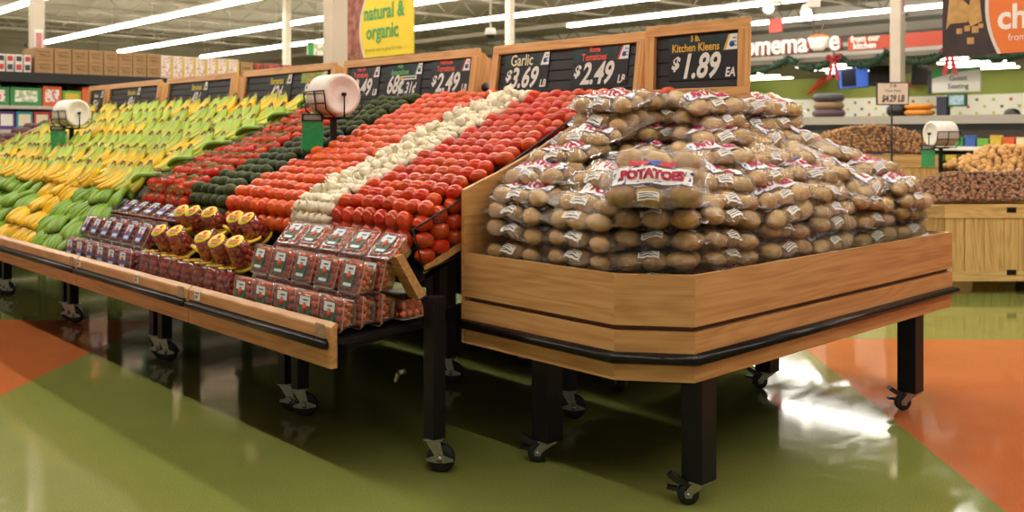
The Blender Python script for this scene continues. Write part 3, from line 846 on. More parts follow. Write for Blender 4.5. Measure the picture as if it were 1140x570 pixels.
# ------------------------------------------------------------------ clear packs of cherry tomatoes
cher_m = mat('cherry_tomato_skin', '#f0643c', .3, var=.12, coat=.1)
grape_m = mat('dark_cherry_skin', '#c8463c', .24, var=.15, coat=.15)
cher = MB().ball((0, 0, 0), (.0195, .0175, .0175), 10, 7).mesh('cherry_tomato', cher_m)
grp = MB().ball((0, 0, 0), (.018, .0165, .0165), 10, 7).mesh('cherry_tomato', grape_m)
PW, PH, PD = .186, .150, .085
def pack_shell():
    b = MB()
    w, h, d = PW/2, PH, PD
    # ribbed tray with a flange, open towards the lid
    def loop(ins, y, n=3):
        pts = []; r = .018
        for cx, cz, a0 in ((w-ins-r, ins+r, -90), (w-ins-r, h-ins-r, 0), (-w+ins+r, h-ins-r, 90), (-w+ins+r, ins+r, 180)):
            for k in range(n+1):
                a = rad(a0+90*k/n); pts.append((cx+r*math.cos(a), y, cz+r*math.sin(a)))
        return pts
    Ls = [loop(0, .0), loop(.0, .006), loop(.008, .007), loop(.014, d*.6), loop(.02, d)]
    n = len(Ls[0]); vs = [p for l in Ls for p in l]; fs = []
    for i in range(len(Ls)-1):
        for k in range(n): fs.append((i*n+k, i*n+(k+1) % n, (i+1)*n+(k+1) % n, (i+1)*n+k))
    fs.append(tuple(range((len(Ls)-1)*n, len(Ls)*n)))
    b.add(vs, fs)
    for s in (-1, 1):     # corner ribs
        for q in (.035, .075, .115): b.tube([(s*(w-.007), .008, q), (s*(w-.018), d-.004, q)], .003, 5)
    lid = MB(); Ls = [loop(0, .0), loop(.012, -.001), loop(.016, -.011), loop(.024, -.012)]
    vs = [p for l in Ls for p in l]; fs = []
    for i in range(len(Ls)-1):
        for k in range(n): fs.append((i*n+k, i*n+(k+1) % n, (i+1)*n+(k+1) % n, (i+1)*n+k))
    fs.append(tuple(range(3*n, 4*n))); lid.add(vs, fs)
    rim = MB(); rim.tube(loop(.001, .001), .0022, 5, closed=True)
    return b.mesh('tray', clam), lid.mesh('lid', clam), rim.mesh('rim', mat('clam_rim', '#b9a79c', .2, spec=.7))
tray_me, lid_me, rim_me = pack_shell()
lab_green = mat('label_green', '#3f6a4c', .5, noise=.3, nscale=60); lab_blue = mat('label_blue', '#5a7cc0', .5, noise=.2, nscale=50)
lab_white = mat('label_white', '#d9dde0', .5); lab_tom = mat('label_tomato', '#cf4630', .5)
def pack_label(kind):
    b = MB(); y = -.0135
    w0, w1, z0, z1 = -.045, .045, .022, .128
    b.box(w0, w1, y, y+.001, z0, z1, 0)
    if kind == 'green':
        b.box(w0+.002, w1-.002, y-.0004, y, .085, z1-.002, 1)
        b.box(w0+.03, w1-.02, y-.0008, y, .106, .113, 0)
        b.box(w0+.012, w1-.012, y-.0006, y, .03, .044, 1)
    else:
        b.box(w0+.002, w1-.002, y-.0004, y, .080, z1-.002, 1)
        b.box(w0+.01, w1-.01, y-.0006, y, .03, .05, 1); b.box(w0+.03, w1-.02, y-.0008, y, .106, .114, 0)
    b.lathe([(.019, 0), (.019, .0012)], 14, 2, Matrix.Translation((0, y-.0002, .076)) @ Matrix.Rotation(PI/2, 4, 'X'))
    for k in (-1, 0, 1): b.box(-.002+k*.008, .002+k*.008, y-.0016, y, .09, .098, 3)
    return b.mesh('label', lab_green if kind == 'green' else lab_blue, lab_white, lab_tom, mat('label_leaf', '#3c7a3a', .5))
def make_pack(kind, fruit):
    t = thing('tomato_pack', '', 'tomato pack', (0, 0, -70))
    part('tray', tray_me, t); part('lid', lid_me, t); part('rim', rim_me, t); part('label', pack_label(kind), t)
    for a in range(5):
        for c in range(4):
            part('cherry_tomato', fruit, t, (-.066+.033*a+R.uniform(-.004, .004), .014+R.uniform(0, .008), .024+.034*c+R.uniform(-.003, .003)), (R.random()*3, R.random()*3, R.random()*3))
    for a in range(4):
        for c in (0, 1, 2): part('cherry_tomato', fruit, t, (-.055+.036*a, .048+R.uniform(0, .01), .035+.038*c), (R.random()*3, R.random()*3, 0))
    return t
PG = make_pack('green', cher); PB = make_pack('blue', grp)
first_used = {}
def put(proto, loc, rot, lab, grp_):
    if proto.name not in first_used:
        first_used[proto.name] = 1; o = proto; o.location = loc; o.rotation_euler = rot; o['label'] = lab
    else: o = dup_tree(proto, loc, rot, lab)
    if proto.name.startswith('tomato_cup') and rot[0] != 0: o.scale = (1.08,)*3
    o['group'] = grp_; return o
GX = [-3.652-.206*i for i in range(5)]
G1 = 'green labelled packs of cherry tomatoes'
for i, x in enumerate(GX):
    put(PG, (x, 2.322, .668), (-.10, 0, R.uniform(-.03, .03)), f'green labelled tomato pack standing in the front of the bottom tier, {nth(i)} from the right', G1)
    put(PG, (x, 2.425, .668), (-.08, 0, .02), f'green labelled tomato pack second deep in the bottom tier, {nth(i)} from the right', G1)
    put(PG, (x, 2.525, .824), (-.26, 0, .02), f'green labelled tomato pack second deep in the middle tier, {nth(i)} from the right', G1)
    put(PG, (x, 2.415, .824), (-.26, 0, R.uniform(-.05, .05)), f'green labelled tomato pack leaning in the front of the middle tier, {nth(i)} from the right', G1)
    put(PG, (x+.03, 2.555, .972), (-.80, 0, R.uniform(-.05, .05)), f'green labelled tomato pack tilted back in the top tier, {nth(i)} from the right', G1)
for k, (y, z, ang) in enumerate(((2.530, .668, -.08),)):
    put(PG, (GX[0], y, z), (ang, 0, .03), 'clear tomato pack at the open table end, bottom tier, third one back', G1)
put(PG, (GX[0]+.01, 2.80, .690), (PI/2+.05, 0, 0), 'clear tomato pack lying flat at the back of the black shelf end', G1)
B1 = 'blue labelled packs of cherry tomatoes'
for i in range(6):
    put(PB, (-6.08-.192*i, 2.345, .668), (-.10, 0, R.uniform(-.04, .04)), f'blue labelled tomato pack standing in the front of the bottom tier, {nth(i)} from the right', B1)
    put(PB, (-6.08-.192*i, 2.44, .668), (-.08, 0, .0), f'blue labelled tomato pack second deep in the bottom tier, {nth(i)} from the right', B1)
    put(PB, (-6.10-.194*i, 2.56, .824), (-.3, 0, .0), f'blue labelled tomato pack second deep in the middle tier, {nth(i)} from the right', B1)
    put(PB, (-6.10-.194*i, 2.440, .824), (-.45, 0, R.uniform(-.05, .05)), f'blue labelled tomato pack leaning in the front of the middle tier, {nth(i)} from the right', B1)
    put(PB, (-6.02-.194*i, 2.615, .985), (-.95, 0, R.uniform(-.05, .05)), f'blue labelled tomato pack tilted back in the top tier, {nth(i)} from the right', B1)

# clear cups of dark cherry tomatoes with yellow lids
yel = mat('yellow_lid', '#e2bb1c', .35, coat=.2); yel_lab = mat('yellow_label', '#eec81e', .45); cup_or = mat('label_orange', '#d0602c', .45)
cup_gr = mat('label_leafgreen', '#4f7a34', .45)
cup_me = MB().lathe([(.066, .008), (.064, .02), (.061, .06), (.055, .118), (.046, .146), (.0, .148)], 24, 0, cap=False).mesh('cup', cup_m)
lid2 = MB().lathe([(.0, 0), (.068, 0), (.073, .003), (.074, .010), (.070, .016), (.066, .016)], 28, 0, cap=False).mesh('lid', yel)
lb = MB().lathe([(.0, .1505), (.047, .1505), (.047, .149), (0, .149)], 26, 0, cap=False)
for k in range(5): lb.box(-.03+.012*k, -.022+.012*k, -.012, .010, .1505, .1525, 1)
lb.box(-.02, .02, -.024, -.017, .1505, .1525, 2); lb.lathe([(.012, .1505), (.012, .1525)], 12, 1, Matrix.Translation((0, .026, 0)))
lb = lb.mesh('label', yel_lab, cup_or, cup_gr)
handle = MB().tube([(.07, 0, .008), (.088, 0, .03), (.08, 0, .075), (.056, 0, .11)], .0035, 6).mesh('handle', yel)
def make_cup():
    t = thing('tomato_cup', '', 'tomato cup', (0, 0, -80))
    part('cup', cup_me, t); part('lid', lid2, t, label='round yellow lid under the cup'); part('label', lb, t, label='round yellow printed label on top')
    for lvl, (z, r_, n) in enumerate(((.033, .043, 8), (.064, .042, 8), (.096, .038, 7), (.126, .026, 5))):
        for k in range(n):
            a = 2*PI*k/n+lvl*.4; part('cherry_tomato', grp, t, (r_*math.cos(a)+R.uniform(-.002, .002), r_*math.sin(a), z+R.uniform(-.004, .004)), (R.random()*3, R.random()*3, 0), 1.0)
    return t
CU = make_cup()
def axis_rot(ax):
    return Vector(ax).to_track_quat('Z', 'Y').to_euler()
CG = 'yellow lidded cups of dark cherry tomatoes'
for i in range(6):
    x = -4.95-.172*i
    ax = (.15, -.55, .75) if i != 2 else (.15, .55, .8)
    put(CU, (x+.02, 2.68, .945), axis_rot((ax[0]+R.uniform(-.1, .1), ax[1]+R.uniform(-.1, .1), ax[2])), f'yellow lidded cup of dark cherry tomatoes, upper row, {nth(i)} from the right' if i != 2 else 'turned away clear cup with yellow lid in the upper cup row', CG)
    x = -4.78-.185*i
    ax = (.15, -.55, .75) if i != 3 else (.3, .5, .7)
    put(CU, (x+.02, 2.50, .838), axis_rot((ax[0]+R.uniform(-.1, .1), ax[1]+R.uniform(-.1, .1), ax[2])), f'yellow lidded cup of dark cherry tomatoes, lower row, {nth(i)} from the right' if i != 3 else 'turned away clear cup with yellow lid in the lower cup row', CG)
for i in range(8):
    put(CU, (-4.78-.146*i, 2.402, .663), (0, 0, R.uniform(0, 6)), f'upright cup of dark cherry tomatoes behind the front board, {nth(i)} from the right', CG)
for i in range(3):
    x = -4.87-.41*i
    t = thing('cup_lid', f'flat yellow cup lid lying between the two cup rows, {nth(i)} from the right', 'lid', (x, 2.57, .945), (.25, 0, 0), 'loose yellow cup lids', me=lid2)
# ------------------------------------------------------------------ bagged potatoes
pot_m = mat('potato_skin', '#d8a862', .62, var=.15, col2='#be8c4c', nscale=22, bump=.25, bscale=70)
def potato_mesh(seed):
    r = random.Random(seed); p = [r.uniform(0, 6) for _ in range(4)]
    def fn(d): return 1+.06*math.sin(2.2*d.x+p[0])+.05*math.sin(2.5*d.y+p[1])+.03*math.sin(5*d.z+p[2])+.02*math.sin(7*d.x+p[3])
    return MB().ball((0, 0, 0), (.066, .046, .040), 16, 11, 0, fn).mesh('potato', pot_m)
pots = [potato_mesh(s) for s in range(4)]
BL, BW = .205, .142       # half length, half width
NXg, NYg = 48, 34
def bag_variant(seed, kind):
    """kind: band / corner / plain  (which printing shows)"""
    r = random.Random(seed)
    spots = []
    for row, yy in enumerate((-.082, -.005, .078)):
        n = 3 if row != 1 else 3
        for k in range(n):
            x = (k-(n-1)/2)*.118+r.uniform(-.014, .014)+(.02 if row == 1 else 0)
            spots.append((x, yy+r.uniform(-.008, .008), .045+r.uniform(-.004, .008), r.uniform(-.6, .6), r.uniform(.86, 1.08)))
    spots.append((r.uniform(-.06, .06), r.uniform(-.02, .03), .070, r.uniform(0, 3), .85))
    us = np.linspace(-1, 1, NXg); vs = np.linspace(-1, 1, NYg)
    U, V = np.meshgrid(us, vs, indexing='ij')
    X = U*BL*(1-.03*np.abs(V)**3); Y = V*BW*(1-.08*np.abs(U)**3)
    seam = .040+.010*np.sin(U*7+seed)
    hi = np.full_like(X, 0.0); lo = np.full_like(X, .2)
    for (px, py, pz, a, s) in spots:
        dx = (X-px)*math.cos(a)+(Y-py)*math.sin(a); dy = -(X-px)*math.sin(a)+(Y-py)*math.cos(a)
        q = 1-(dx/(.071*s))**2-(dy/(.051*s))**2
        cap = np.sqrt(np.clip(q, 0, None))*.044*s
        hi = np.where(q > 0, np.maximum(hi, pz+cap+.002), hi); lo = np.where(q > 0, np.minimum(lo, pz-cap-.002), lo)
    edge = (np.abs(U) > .999) | (np.abs(V) > .999)
    ht = np.maximum(hi, seam); hb = np.minimum(lo, seam)
    ht[edge] = seam[edge]; hb[edge] = seam[edge]
    for _ in range(26):
        for h, ob, f in ((ht, hi, np.maximum), (hb, lo, np.minimum)):
            a = h.copy(); a[1:-1, 1:-1] = (h[:-2, 1:-1]+h[2:, 1:-1]+h[1:-1, :-2]+h[1:-1, 2:])/4
            a = f(a, ob); a[edge] = seam[edge]; h[:] = a
    rng = np.random.default_rng(seed)
    wr = .0022*np.sin(U*38+V*11+rng.uniform(0, 6))+.0020*np.sin(V*41-U*17+rng.uniform(0, 6))+.0016*np.sin(U*61-V*29+rng.uniform(0, 6))
    ht2 = ht+wr+.002; hb2 = np.maximum(hb+wr*.4, .001)
    b = MB(); n = NXg*NYg
    vsT = [(float(X[i, j]), float(Y[i, j]), float(ht2[i, j] if not edge[i, j] else seam[i, j])) for i in range(NXg) for j in range(NYg)]
    vsB = [(float(X[i, j]), float(Y[i, j]), float(hb2[i, j] if not edge[i, j] else seam[i, j]-.0015)) for i in range(NXg) for j in range(NYg)]
    fs = []; ff = []
    for i in range(NXg-1):
        for j in range(NYg-1):
            a = i*NYg+j; fs.append((a, a+NYg, a+NYg+1, a+1)); ff.append((a, a+1, a+NYg+1, a+NYg))
    b.add(vsT, fs, 0, True); b.add(vsB, ff, 0, True)
    for s in (-1, 1):      # crimped end of the bag
        i = 0 if s < 0 else NXg-1
        ring = [(float(X[i, j]), float(Y[i, j]), float(seam[i, j])) for j in range(0, NYg, 2)]
        out = [(x+s*.022+.004*math.sin(k*2.3), y*.8, z+.006*math.sin(k*1.9+seed)) for k, (x, y, z) in enumerate(ring)]
        m_ = len(ring); b.add(ring+out, [(k, k+1, m_+k+1, m_+k) for k in range(m_-1)], 0, True)
    me = b.mesh('film', film)
    def hz(x, y, lift):
        v = y/BW; u = x/BL
        fi = min(max((u+1)/2*(NXg-1), 0), NXg-1.001); fj = min(max((v+1)/2*(NYg-1), 0), NYg-1.001)
        i, j = int(fi), int(fj); a, c = fi-i, fj-j
        return float(ht2[i, j]*(1-a)*(1-c)+ht2[i+1, j]*a*(1-c)+ht2[i, j+1]*(1-a)*c+ht2[i+1, j+1]*a*c)+lift
    return spots, me, hz
def drape_patch(b, hz, x0, x1, y0, y1, lift, mi, nx=16, ny=6, curve=0):
    vs = []; fs = []
    for i in range(nx+1):
        for j in range(ny+1):
            x = x0+(x1-x0)*i/nx; y = y0+(y1-y0)*j/ny+curve*(1-(2*i/nx-1)**2)
            vs.append((x, y, hz(x, y, lift)))
    for i in range(nx):
        for j in range(ny):
            a = i*(ny+1)+j; fs.append((a, a+ny+1, a+ny+2, a+1))
    b.add(vs, fs, mi, True)
def drape_text(hz, body, size, cx, cy, lift, m, curve=0, half=.15):
    src = text_mesh(body, size, m, off=.004)
    bm = bmesh.new(); bm.from_mesh(src)
    for v in bm.verts: v.co = Vector((v.co.x, v.co.z, 0))
    bmesh.ops.triangulate(bm, faces=bm.faces[:])
    for _ in range(3):
        es = [e for e in bm.edges if e.calc_length() > .012]
        if not es: break
        bmesh.ops.subdivide_edges(bm, edges=es, cuts=1); bmesh.ops.triangulate(bm, faces=[f for f in bm.faces if len(f.verts) > 3])
    for v in bm.verts:
        x = cx+v.co.x; y = cy+v.co.y+curve*(1-(v.co.x/half)**2); v.co = Vector((x, y, hz(x, y, lift)))
    me = bpy.data.meshes.new('lettering'); bm.to_mesh(me); bm.free(); me.materials.append(m); return me
def make_bag(seed, kind):
    spots, me, hz = bag_variant(seed, kind)
    t = thing('potato_bag', '', 'bag of potatoes', (0, 0, -90))
    part('film', me, t)
    for k, (x, y, z, a, s) in enumerate(spots): part('potato', pots[(k+seed) % 4], t, (x, y, z), (R.uniform(-.25, .25), R.uniform(-.12, .12), a), s)
    b = MB()
    if kind != 'plain':
        y0, y1 = -.070, .006
        x0, x1 = (-.165, .165) if kind == 'band' else (-.05, .17)
        drape_patch(b, hz, x0-.003, x1+.003, y0-.003, y1+.003, .0012, 1, 22, 8, .012); drape_patch(b, hz, x0, x1, y0, y1, .002, 0, 22, 8, .012)
        drape_patch(b, hz, -.10, -.02, .03, .055, .0015, 2, 8, 3); drape_patch(b, hz, -.02, .03, .03, .058, .0016, 3, 6, 3); drape_patch(b, hz, .03, .09, .03, .052, .0015, 2, 8, 3)
        lb = part('label', b.mesh('label', label_white, bag_blue, bag_scarlet, bag_blue), t)
        part('lettering', drape_text(hz, 'POTATOES', .052, (x0+x1)/2 if kind == 'band' else .06, -.047, .0050, potato_red_ink, .012) if kind == 'band' else drape_text(hz, 'TOES', .056, .05, -.048, .0050, potato_red_ink, .012), lb)
    s = MB(); drape_patch(s, hz, -.055, .035, -.128, -.098, .002, 0, 12, 5)
    for q in range(3): drape_patch(s, hz, -.048, .028-.02*(q % 2), -.122+.008*q, -.119+.008*q, .0027, 1, 10, 1)
    part('sticker', s.mesh('sticker', label_white, ink_black), t)
    return t
bags = [make_bag(1, 'band'), make_bag(2, 'corner'), make_bag(3, 'band'), make_bag(4, 'plain'), make_bag(5, 'band'), make_bag(6, 'corner')]
bag_used = set()
def put_bag(k, loc, rot, lab):
    p = bags[k]
    if k not in bag_used: bag_used.add(k); o = p; o.location = loc; o.rotation_euler = rot; o['label'] = lab
    else: o = dup_tree(p, loc, rot, lab)
    o['group'] = 'heap of bagged potatoes'
DT = [(0, 0), (.09, .10), (.20, .165), (.35, .25), (.5, .32), (.77, .43), (1.0, .5)]   # distance from the rim, rise above 1.243
def inset(zt):
    f = zt-1.243
    if f <= 0: return 0
    for (f0, d0), (f1, d1) in zip([(a[1], a[0]) for a in DT], [(a[1], a[0]) for a in DT][1:]):
        if f <= f1: return d0+(d1-d0)*(f-f0)/(f1-f0)
    return DT[-1][0]
LAY = .089
riser = MB()
NL = 10
for k in range(NL):
    z = .862+LAY*k; top = z+LAY
    d = min(inset(top-.02), .62); lay = nth(k)
    fy = 3.016+d; rx = -2.36-d*.8
    kinds = lambda: R.choice((0, 1, 2, 3, 4, 5, 0, 2))
    cr_ = .13       # the cut corner
    low = k < 3
    # front row, long side outward
    xr = rx-.12-(0 if k < 8 else 0); n = max(1, int((xr+3.50)/.405)); st = .415
    for i in range(n):
        x = -3.463+st*(i+.5)
        put_bag(3 if low and R.random() < .5 else kinds(), (x+R.uniform(-.012, .012), fy+.142+R.uniform(-.006, .012), z+R.uniform(-.004, .004)), (R.uniform(-.06, .12)+(.24 if d > .03 else .10), R.uniform(-.10, .10), R.uniform(-.14, .14)*(1 if d > .03 else .3)),
                f'bag of potatoes on the front face, {lay} layer up, {nth(i)} from the tomato side')
    # right row, long side outward
    y0 = fy+.30+(.05 if k < 5 else 0); y1 = 5.63-d*.75
    n = max(1, int((y1-y0)/.385)); st = (y1-y0)/n
    for i in range(n):
        y = y0+st*(i+.5); rx_ = -2.36-d*(.70+.40*min(1, max(0, (y-4.2)/1.3)))
        put_bag(3 if low and R.random() < .5 else kinds(), (rx_-.142+R.uniform(-.014, .014), y+R.uniform(-.015, .015), z+R.uniform(-.004, .004)), (R.uniform(-.06, .12)+(.24 if d > .03 else .10), R.uniform(-.13, .13), PI/2+R.uniform(-.25, .25)*(1 if d > .03 else .35)),
                f'bag of potatoes on the right face, {lay} layer up, {nth(i)} from the cut corner')
    # inner rows where the top of the heap shows
    if k >= 6:
        xx = rx-.43; c = 0
        while xx > -3.42:
            n = max(1, int((y1-.12-(fy+.42))/.40))
            for i in range(n):
                put_bag(kinds(), (max(xx, -3.32)+R.uniform(-.01, .01), fy+.52+.41*i, z+R.uniform(-.004, .006)), (R.uniform(-.05, .05), R.uniform(-.06, .06), PI/2+R.uniform(-.12, .12)),
                        f'bag of potatoes on the heap top, {lay} layer, {nth(c)} row inward, {nth(i)} from the front')
            xx -= .285; c += 1
    # far row
    # stepped riser inside
    if k < 8:
        xa, xb = -3.40, rx-.36; ya, yb = fy+.38, 5.55-d*.75
        if k < 6 and xb > xa+.05: riser.box(xa-SO.x, xb-SO.x, ya-SO.y, yb-SO.y, .82 if k == 0 else z-.002, z+LAY-.004)
# bags stacked at the cut corner
cn = (math.cos(rad(-52)), math.sin(rad(-52)))
for k in range(5):
    z = .862+LAY*k
    put_bag((3, 1, 0, 4, 2)[k], (-2.585+R.uniform(-.01, .01), 3.285, z+(.004 if k else 0)), (R.uniform(-.03, .05), R.uniform(-.04, .04), rad(34)+R.uniform(-.05, .05)), f'bag of potatoes across the cut corner, {nth(k)} layer up')
put_bag(2, (-2.50, 3.175, 1.335), (rad(55), 0, rad(30)), 'upright bag with large potatoes lettering, leaning at the cut corner of the heap')
part('riser', riser.mesh('riser', black_matte), stand)
# ------------------------------------------------------------------ price boards
SIGN_Y = 4.40
knob_me = MB().lathe([(.012, -.02), (.03, -.015), (.034, 0), (.03, .015), (.0, .02)], 16, 0, Matrix.Rotation(PI/2, 4, 'Y')).mesh('knob', black_plastic)
logo_sw = mat('logo_swoosh', '#efece6', .5)
def card(par, x, z, w, h, title, tcol, price, unit, style='black', sw='#c0392b', tsize=.1, psize=.2, extra=None):
    c = part('price_card', MB().box(-w/2, w/2, -.012, -.008, 0, h*.62).box(-w/2, w/2, -.0125, -.008, h*.62, h, 1).mesh('price_card', card_black, card_organic if style == 'organic' else card_teal), par, (x, 0, z))
    s = MB().prism([(w/2-.075, h*.64), (w/2-.002, h*.64), (w/2-.002, h-.004), (w/2-.045, h-.004)], 'y', -.0145, -.0125)
    s.prism([(w/2-.090, h*.64), (w/2-.075, h*.64), (w/2-.045, h-.004), (w/2-.058, h-.004)], 'y', -.0148, -.0125, 1)
    s.lathe([(.016, 0), (.016, .0015)], 14, 2, Matrix.Translation((w/2-.036, -.0145, h*.64+.03)) @ Matrix.Rotation(PI/2, 4, 'X'))
    for q in range(3): s.box(w/2-.03, w/2-.008, -.0155, -.0145, h-.03-.02*q, h-.022-.02*q, 3)
    part('logo_strip', s.mesh('logo_strip', logo_sw, mat('swoosh', sw, .5), ink_blue, mat('faint_print', '#8d96a8', .5)), c)
    for i, (ln, sz) in enumerate(title):
        me = text_mesh(ln, sz, tcol, off=.0015, align='CENTER', sx=.82)
        tw = text_width(me); av = w-.10; k = min(1, av/tw)
        part('lettering', me, c, (-.045, -.0155, h*.66+(sum(q for _, q in title[i+1:])*.86)), None, (k, 1, 1))
    if price:
        if price[0] == '$':
            part('lettering', text_mesh('$', psize*.5, ink_white, shear=.28, off=.004), c, (-w*.40, -.0135, h*.27))
            part('lettering', text_mesh(price[1:], psize, ink_white, shear=.28, off=psize*.028, sx=.78), c, (-.02, -.0135, h*.06))
        else:
            part('lettering', text_mesh(price, psize, ink_white, shear=.28, off=psize*.028, sx=.72), c, (-.05, -.0135, h*.06))
        if unit: part('lettering', text_mesh(unit, psize*.36, ink_white, shear=.2, off=.002, sx=.8), c, (w*.40, -.0135, h*.05))
    if extra: extra(c)
    return c
def price_board(x0, x1, label, cards, z0=1.69, z1=2.15, knob=True, brace=True, lean=8):
    w = x1-x0; h = z1-z0; f = .062
    t = thing('price_board', label, 'price sign', ((x0+x1)/2, SIGN_Y, z0), (-rad(lean), 0, 0), 'wood framed price boards')
    hw = w/2
    for nm, a in (('top', (-hw, hw, h-f, h)), ('bottom', (-hw, hw, 0, f))):
        part('frame_rail', MB().box(a[0], a[1], -.03, .0, a[2], a[3], bev=.004).mesh('frame_rail', oak_frame), t)
    sm = wood_mats_v
    for s in (-1, 1):
        part('frame_stile', MB().box(-f/2, f/2, -.031, .001, f, h-f, bev=.003).mesh('frame_stile', sm), t, (s*(hw-f/2), 0, 0))
    b = MB(); n = max(3, int((h-2*f)/.062)); st = (h-2*f)/n
    for i in range(n):
        z = f+st*i; b.prism([(-.008, z+.004), (-.002, z), (0, z), (0, z+st), (-.006, z+st), (-.004, z+st-.004)], 'x', -hw+f-.01, hw-f+.01)
    part('slat_panel', b.mesh('slat_panel', slat_black), t)
    # rear leaf of the A shaped holder, with its side brace and knob
    Mx = Matrix.Rotation(rad(2*lean), 4, 'X')
    if brace:
      rb = MB().box(-hw, hw, .0, .025, -.28, h-.02, M=Matrix.Translation((0, .12, 0)) @ Mx @ Matrix.Translation((0, .02, 0)))
      part('rear_leaf', rb.mesh('rear_leaf', sm), t)
    for s in ((-1, 1) if brace else (-.3,)):
        part('post', MB().box(-.02, .02, .0, .03, -.30, h*.2).mesh('post', sm), t, (s*(hw-.03), 0, 0))
    if not brace: part('side_post', MB().box(-.04, 0, .01, .04, -.3, h-.02).mesh('side_post', sm), t, (-hw, 0, 0))
    if brace:
        part('side_brace', MB().prism([(.0, .05), (.16, .05), (.17, .12), (.10, h-.06), (.0, h-.02)], 'x', hw-.02, hw-.002).mesh('side_brace', sm), t)
        k = part('knob', knob_me, t, (hw+.012, .07, h*.42))
    for cfn in cards: cfn(t)
    return t
wood_mats_v = wood_mat('oak_frame_upright', '#e6b070', '#dea564', '#c98f52', axis=2)
def C(*a, **k): return lambda t: card(t, *a, **k)
price_board(-4.90, -3.56, 'wood framed price board reading Garlic and Roma Tomatoes',
            [C(-.34, .150, .42, .245, [('Garlic', .108)], ink_cream, '$3.69', 'LB', psize=.19, sw='#4c4a48'),
             C(.31, .150, .46, .245, [('Roma', .046), ('Tomatoes', .062)], ink_red, '$2.49', 'LB', psize=.19)])
def avo_extra(c):
    part('sale_flag', MB().box(-.01, .17, -.017, -.0125, .118, .148).box(-.04, -.01, -.0175, -.0125, .118, .148, 1).mesh('sale_flag', label_white, ink_gold), c)
    g = MB()
    for q in range(7): g.box(.0+.023*q, .016+.023*q, -.0178, -.017, .127, .140)
    part('print', g.mesh('print', ink_black), c)
    part('lettering', text_mesh('31¢', .12, ink_white, shear=.28, off=.003, sx=.75), c, (.10, -.0135, .015))
    part('lettering', text_mesh('EA', .05, ink_white, shear=.2, off=.001, sx=.8), c, (-.0, -.0135, .012))
price_board(-6.76, -5.06, 'wood framed price board reading tomatoes, avocados and tomatoes',
            [C(-.55, .150, .42, .245, [('Vine On', .044), ('Tomatoes', .062)], ink_red, '$2.49', 'LB', psize=.19),
             lambda t: card(t, -.02, .150, .46, .245, [('Hass', .044), ('Avocadoes', .062)], ink_green, None, None, sw='#3f8a44', extra=lambda c: (part('lettering', text_mesh('68¢', .2, ink_white, shear=.28, off=.005, sx=.72), c, (-.10, -.0135, .02)), avo_extra(c))),
             C(.54, .150, .44, .245, [('Hothouse', .044), ('Tomatoes', .062)], ink_red, '$2.49', 'LB', psize=.19)])
price_board(-8.50, -6.88, 'wood framed price board with bananas card and green organic card, behind the bag roll',
            [C(-.12, .150, .42, .245, [('Bananas', .088)], ink_yellow, '49¢', None, psize=.19, sw='#d8b830'),
             C(.46, .150, .42, .245, [('Organic', .044), ('Bananas', .056)], ink_gold, '89¢', None, style='organic', psize=.19, sw='#d8b830')])
price_board(-10.25, -8.68, 'wood framed bananas price board, second from the left with one yellow card', [C(.0, .150, .40, .245, [('Bananas', .088)], ink_yellow, '49¢', None, psize=.18, sw='#d8b830')])
price_board(-11.95, -10.42, 'farther wood framed bananas price board left of the others, small in view', [C(.0, .150, .40, .245, [('Bananas', .088)], ink_yellow, '49¢', None, psize=.18, sw='#d8b830')])
price_board(-12.62, -12.0, 'small narrow price board at the far end above the beetroots', [C(.0, .150, .36, .245, [('Beets', .07)], ink_cream, '99¢', None, psize=.17, sw='#888888')])
price_board(-3.52, -2.83, 'wood framed price board reading 5 lb Kitchen Kleens above the potato bags',
            [C(.04, .108, .46, .245, [('5 lb.', .046), ('Kitchen Kleens', .064)], ink_gold, '$1.89', 'EA', psize=.19, sw='#d8b030')], z0=1.735, z1=2.165, brace=False, lean=2)

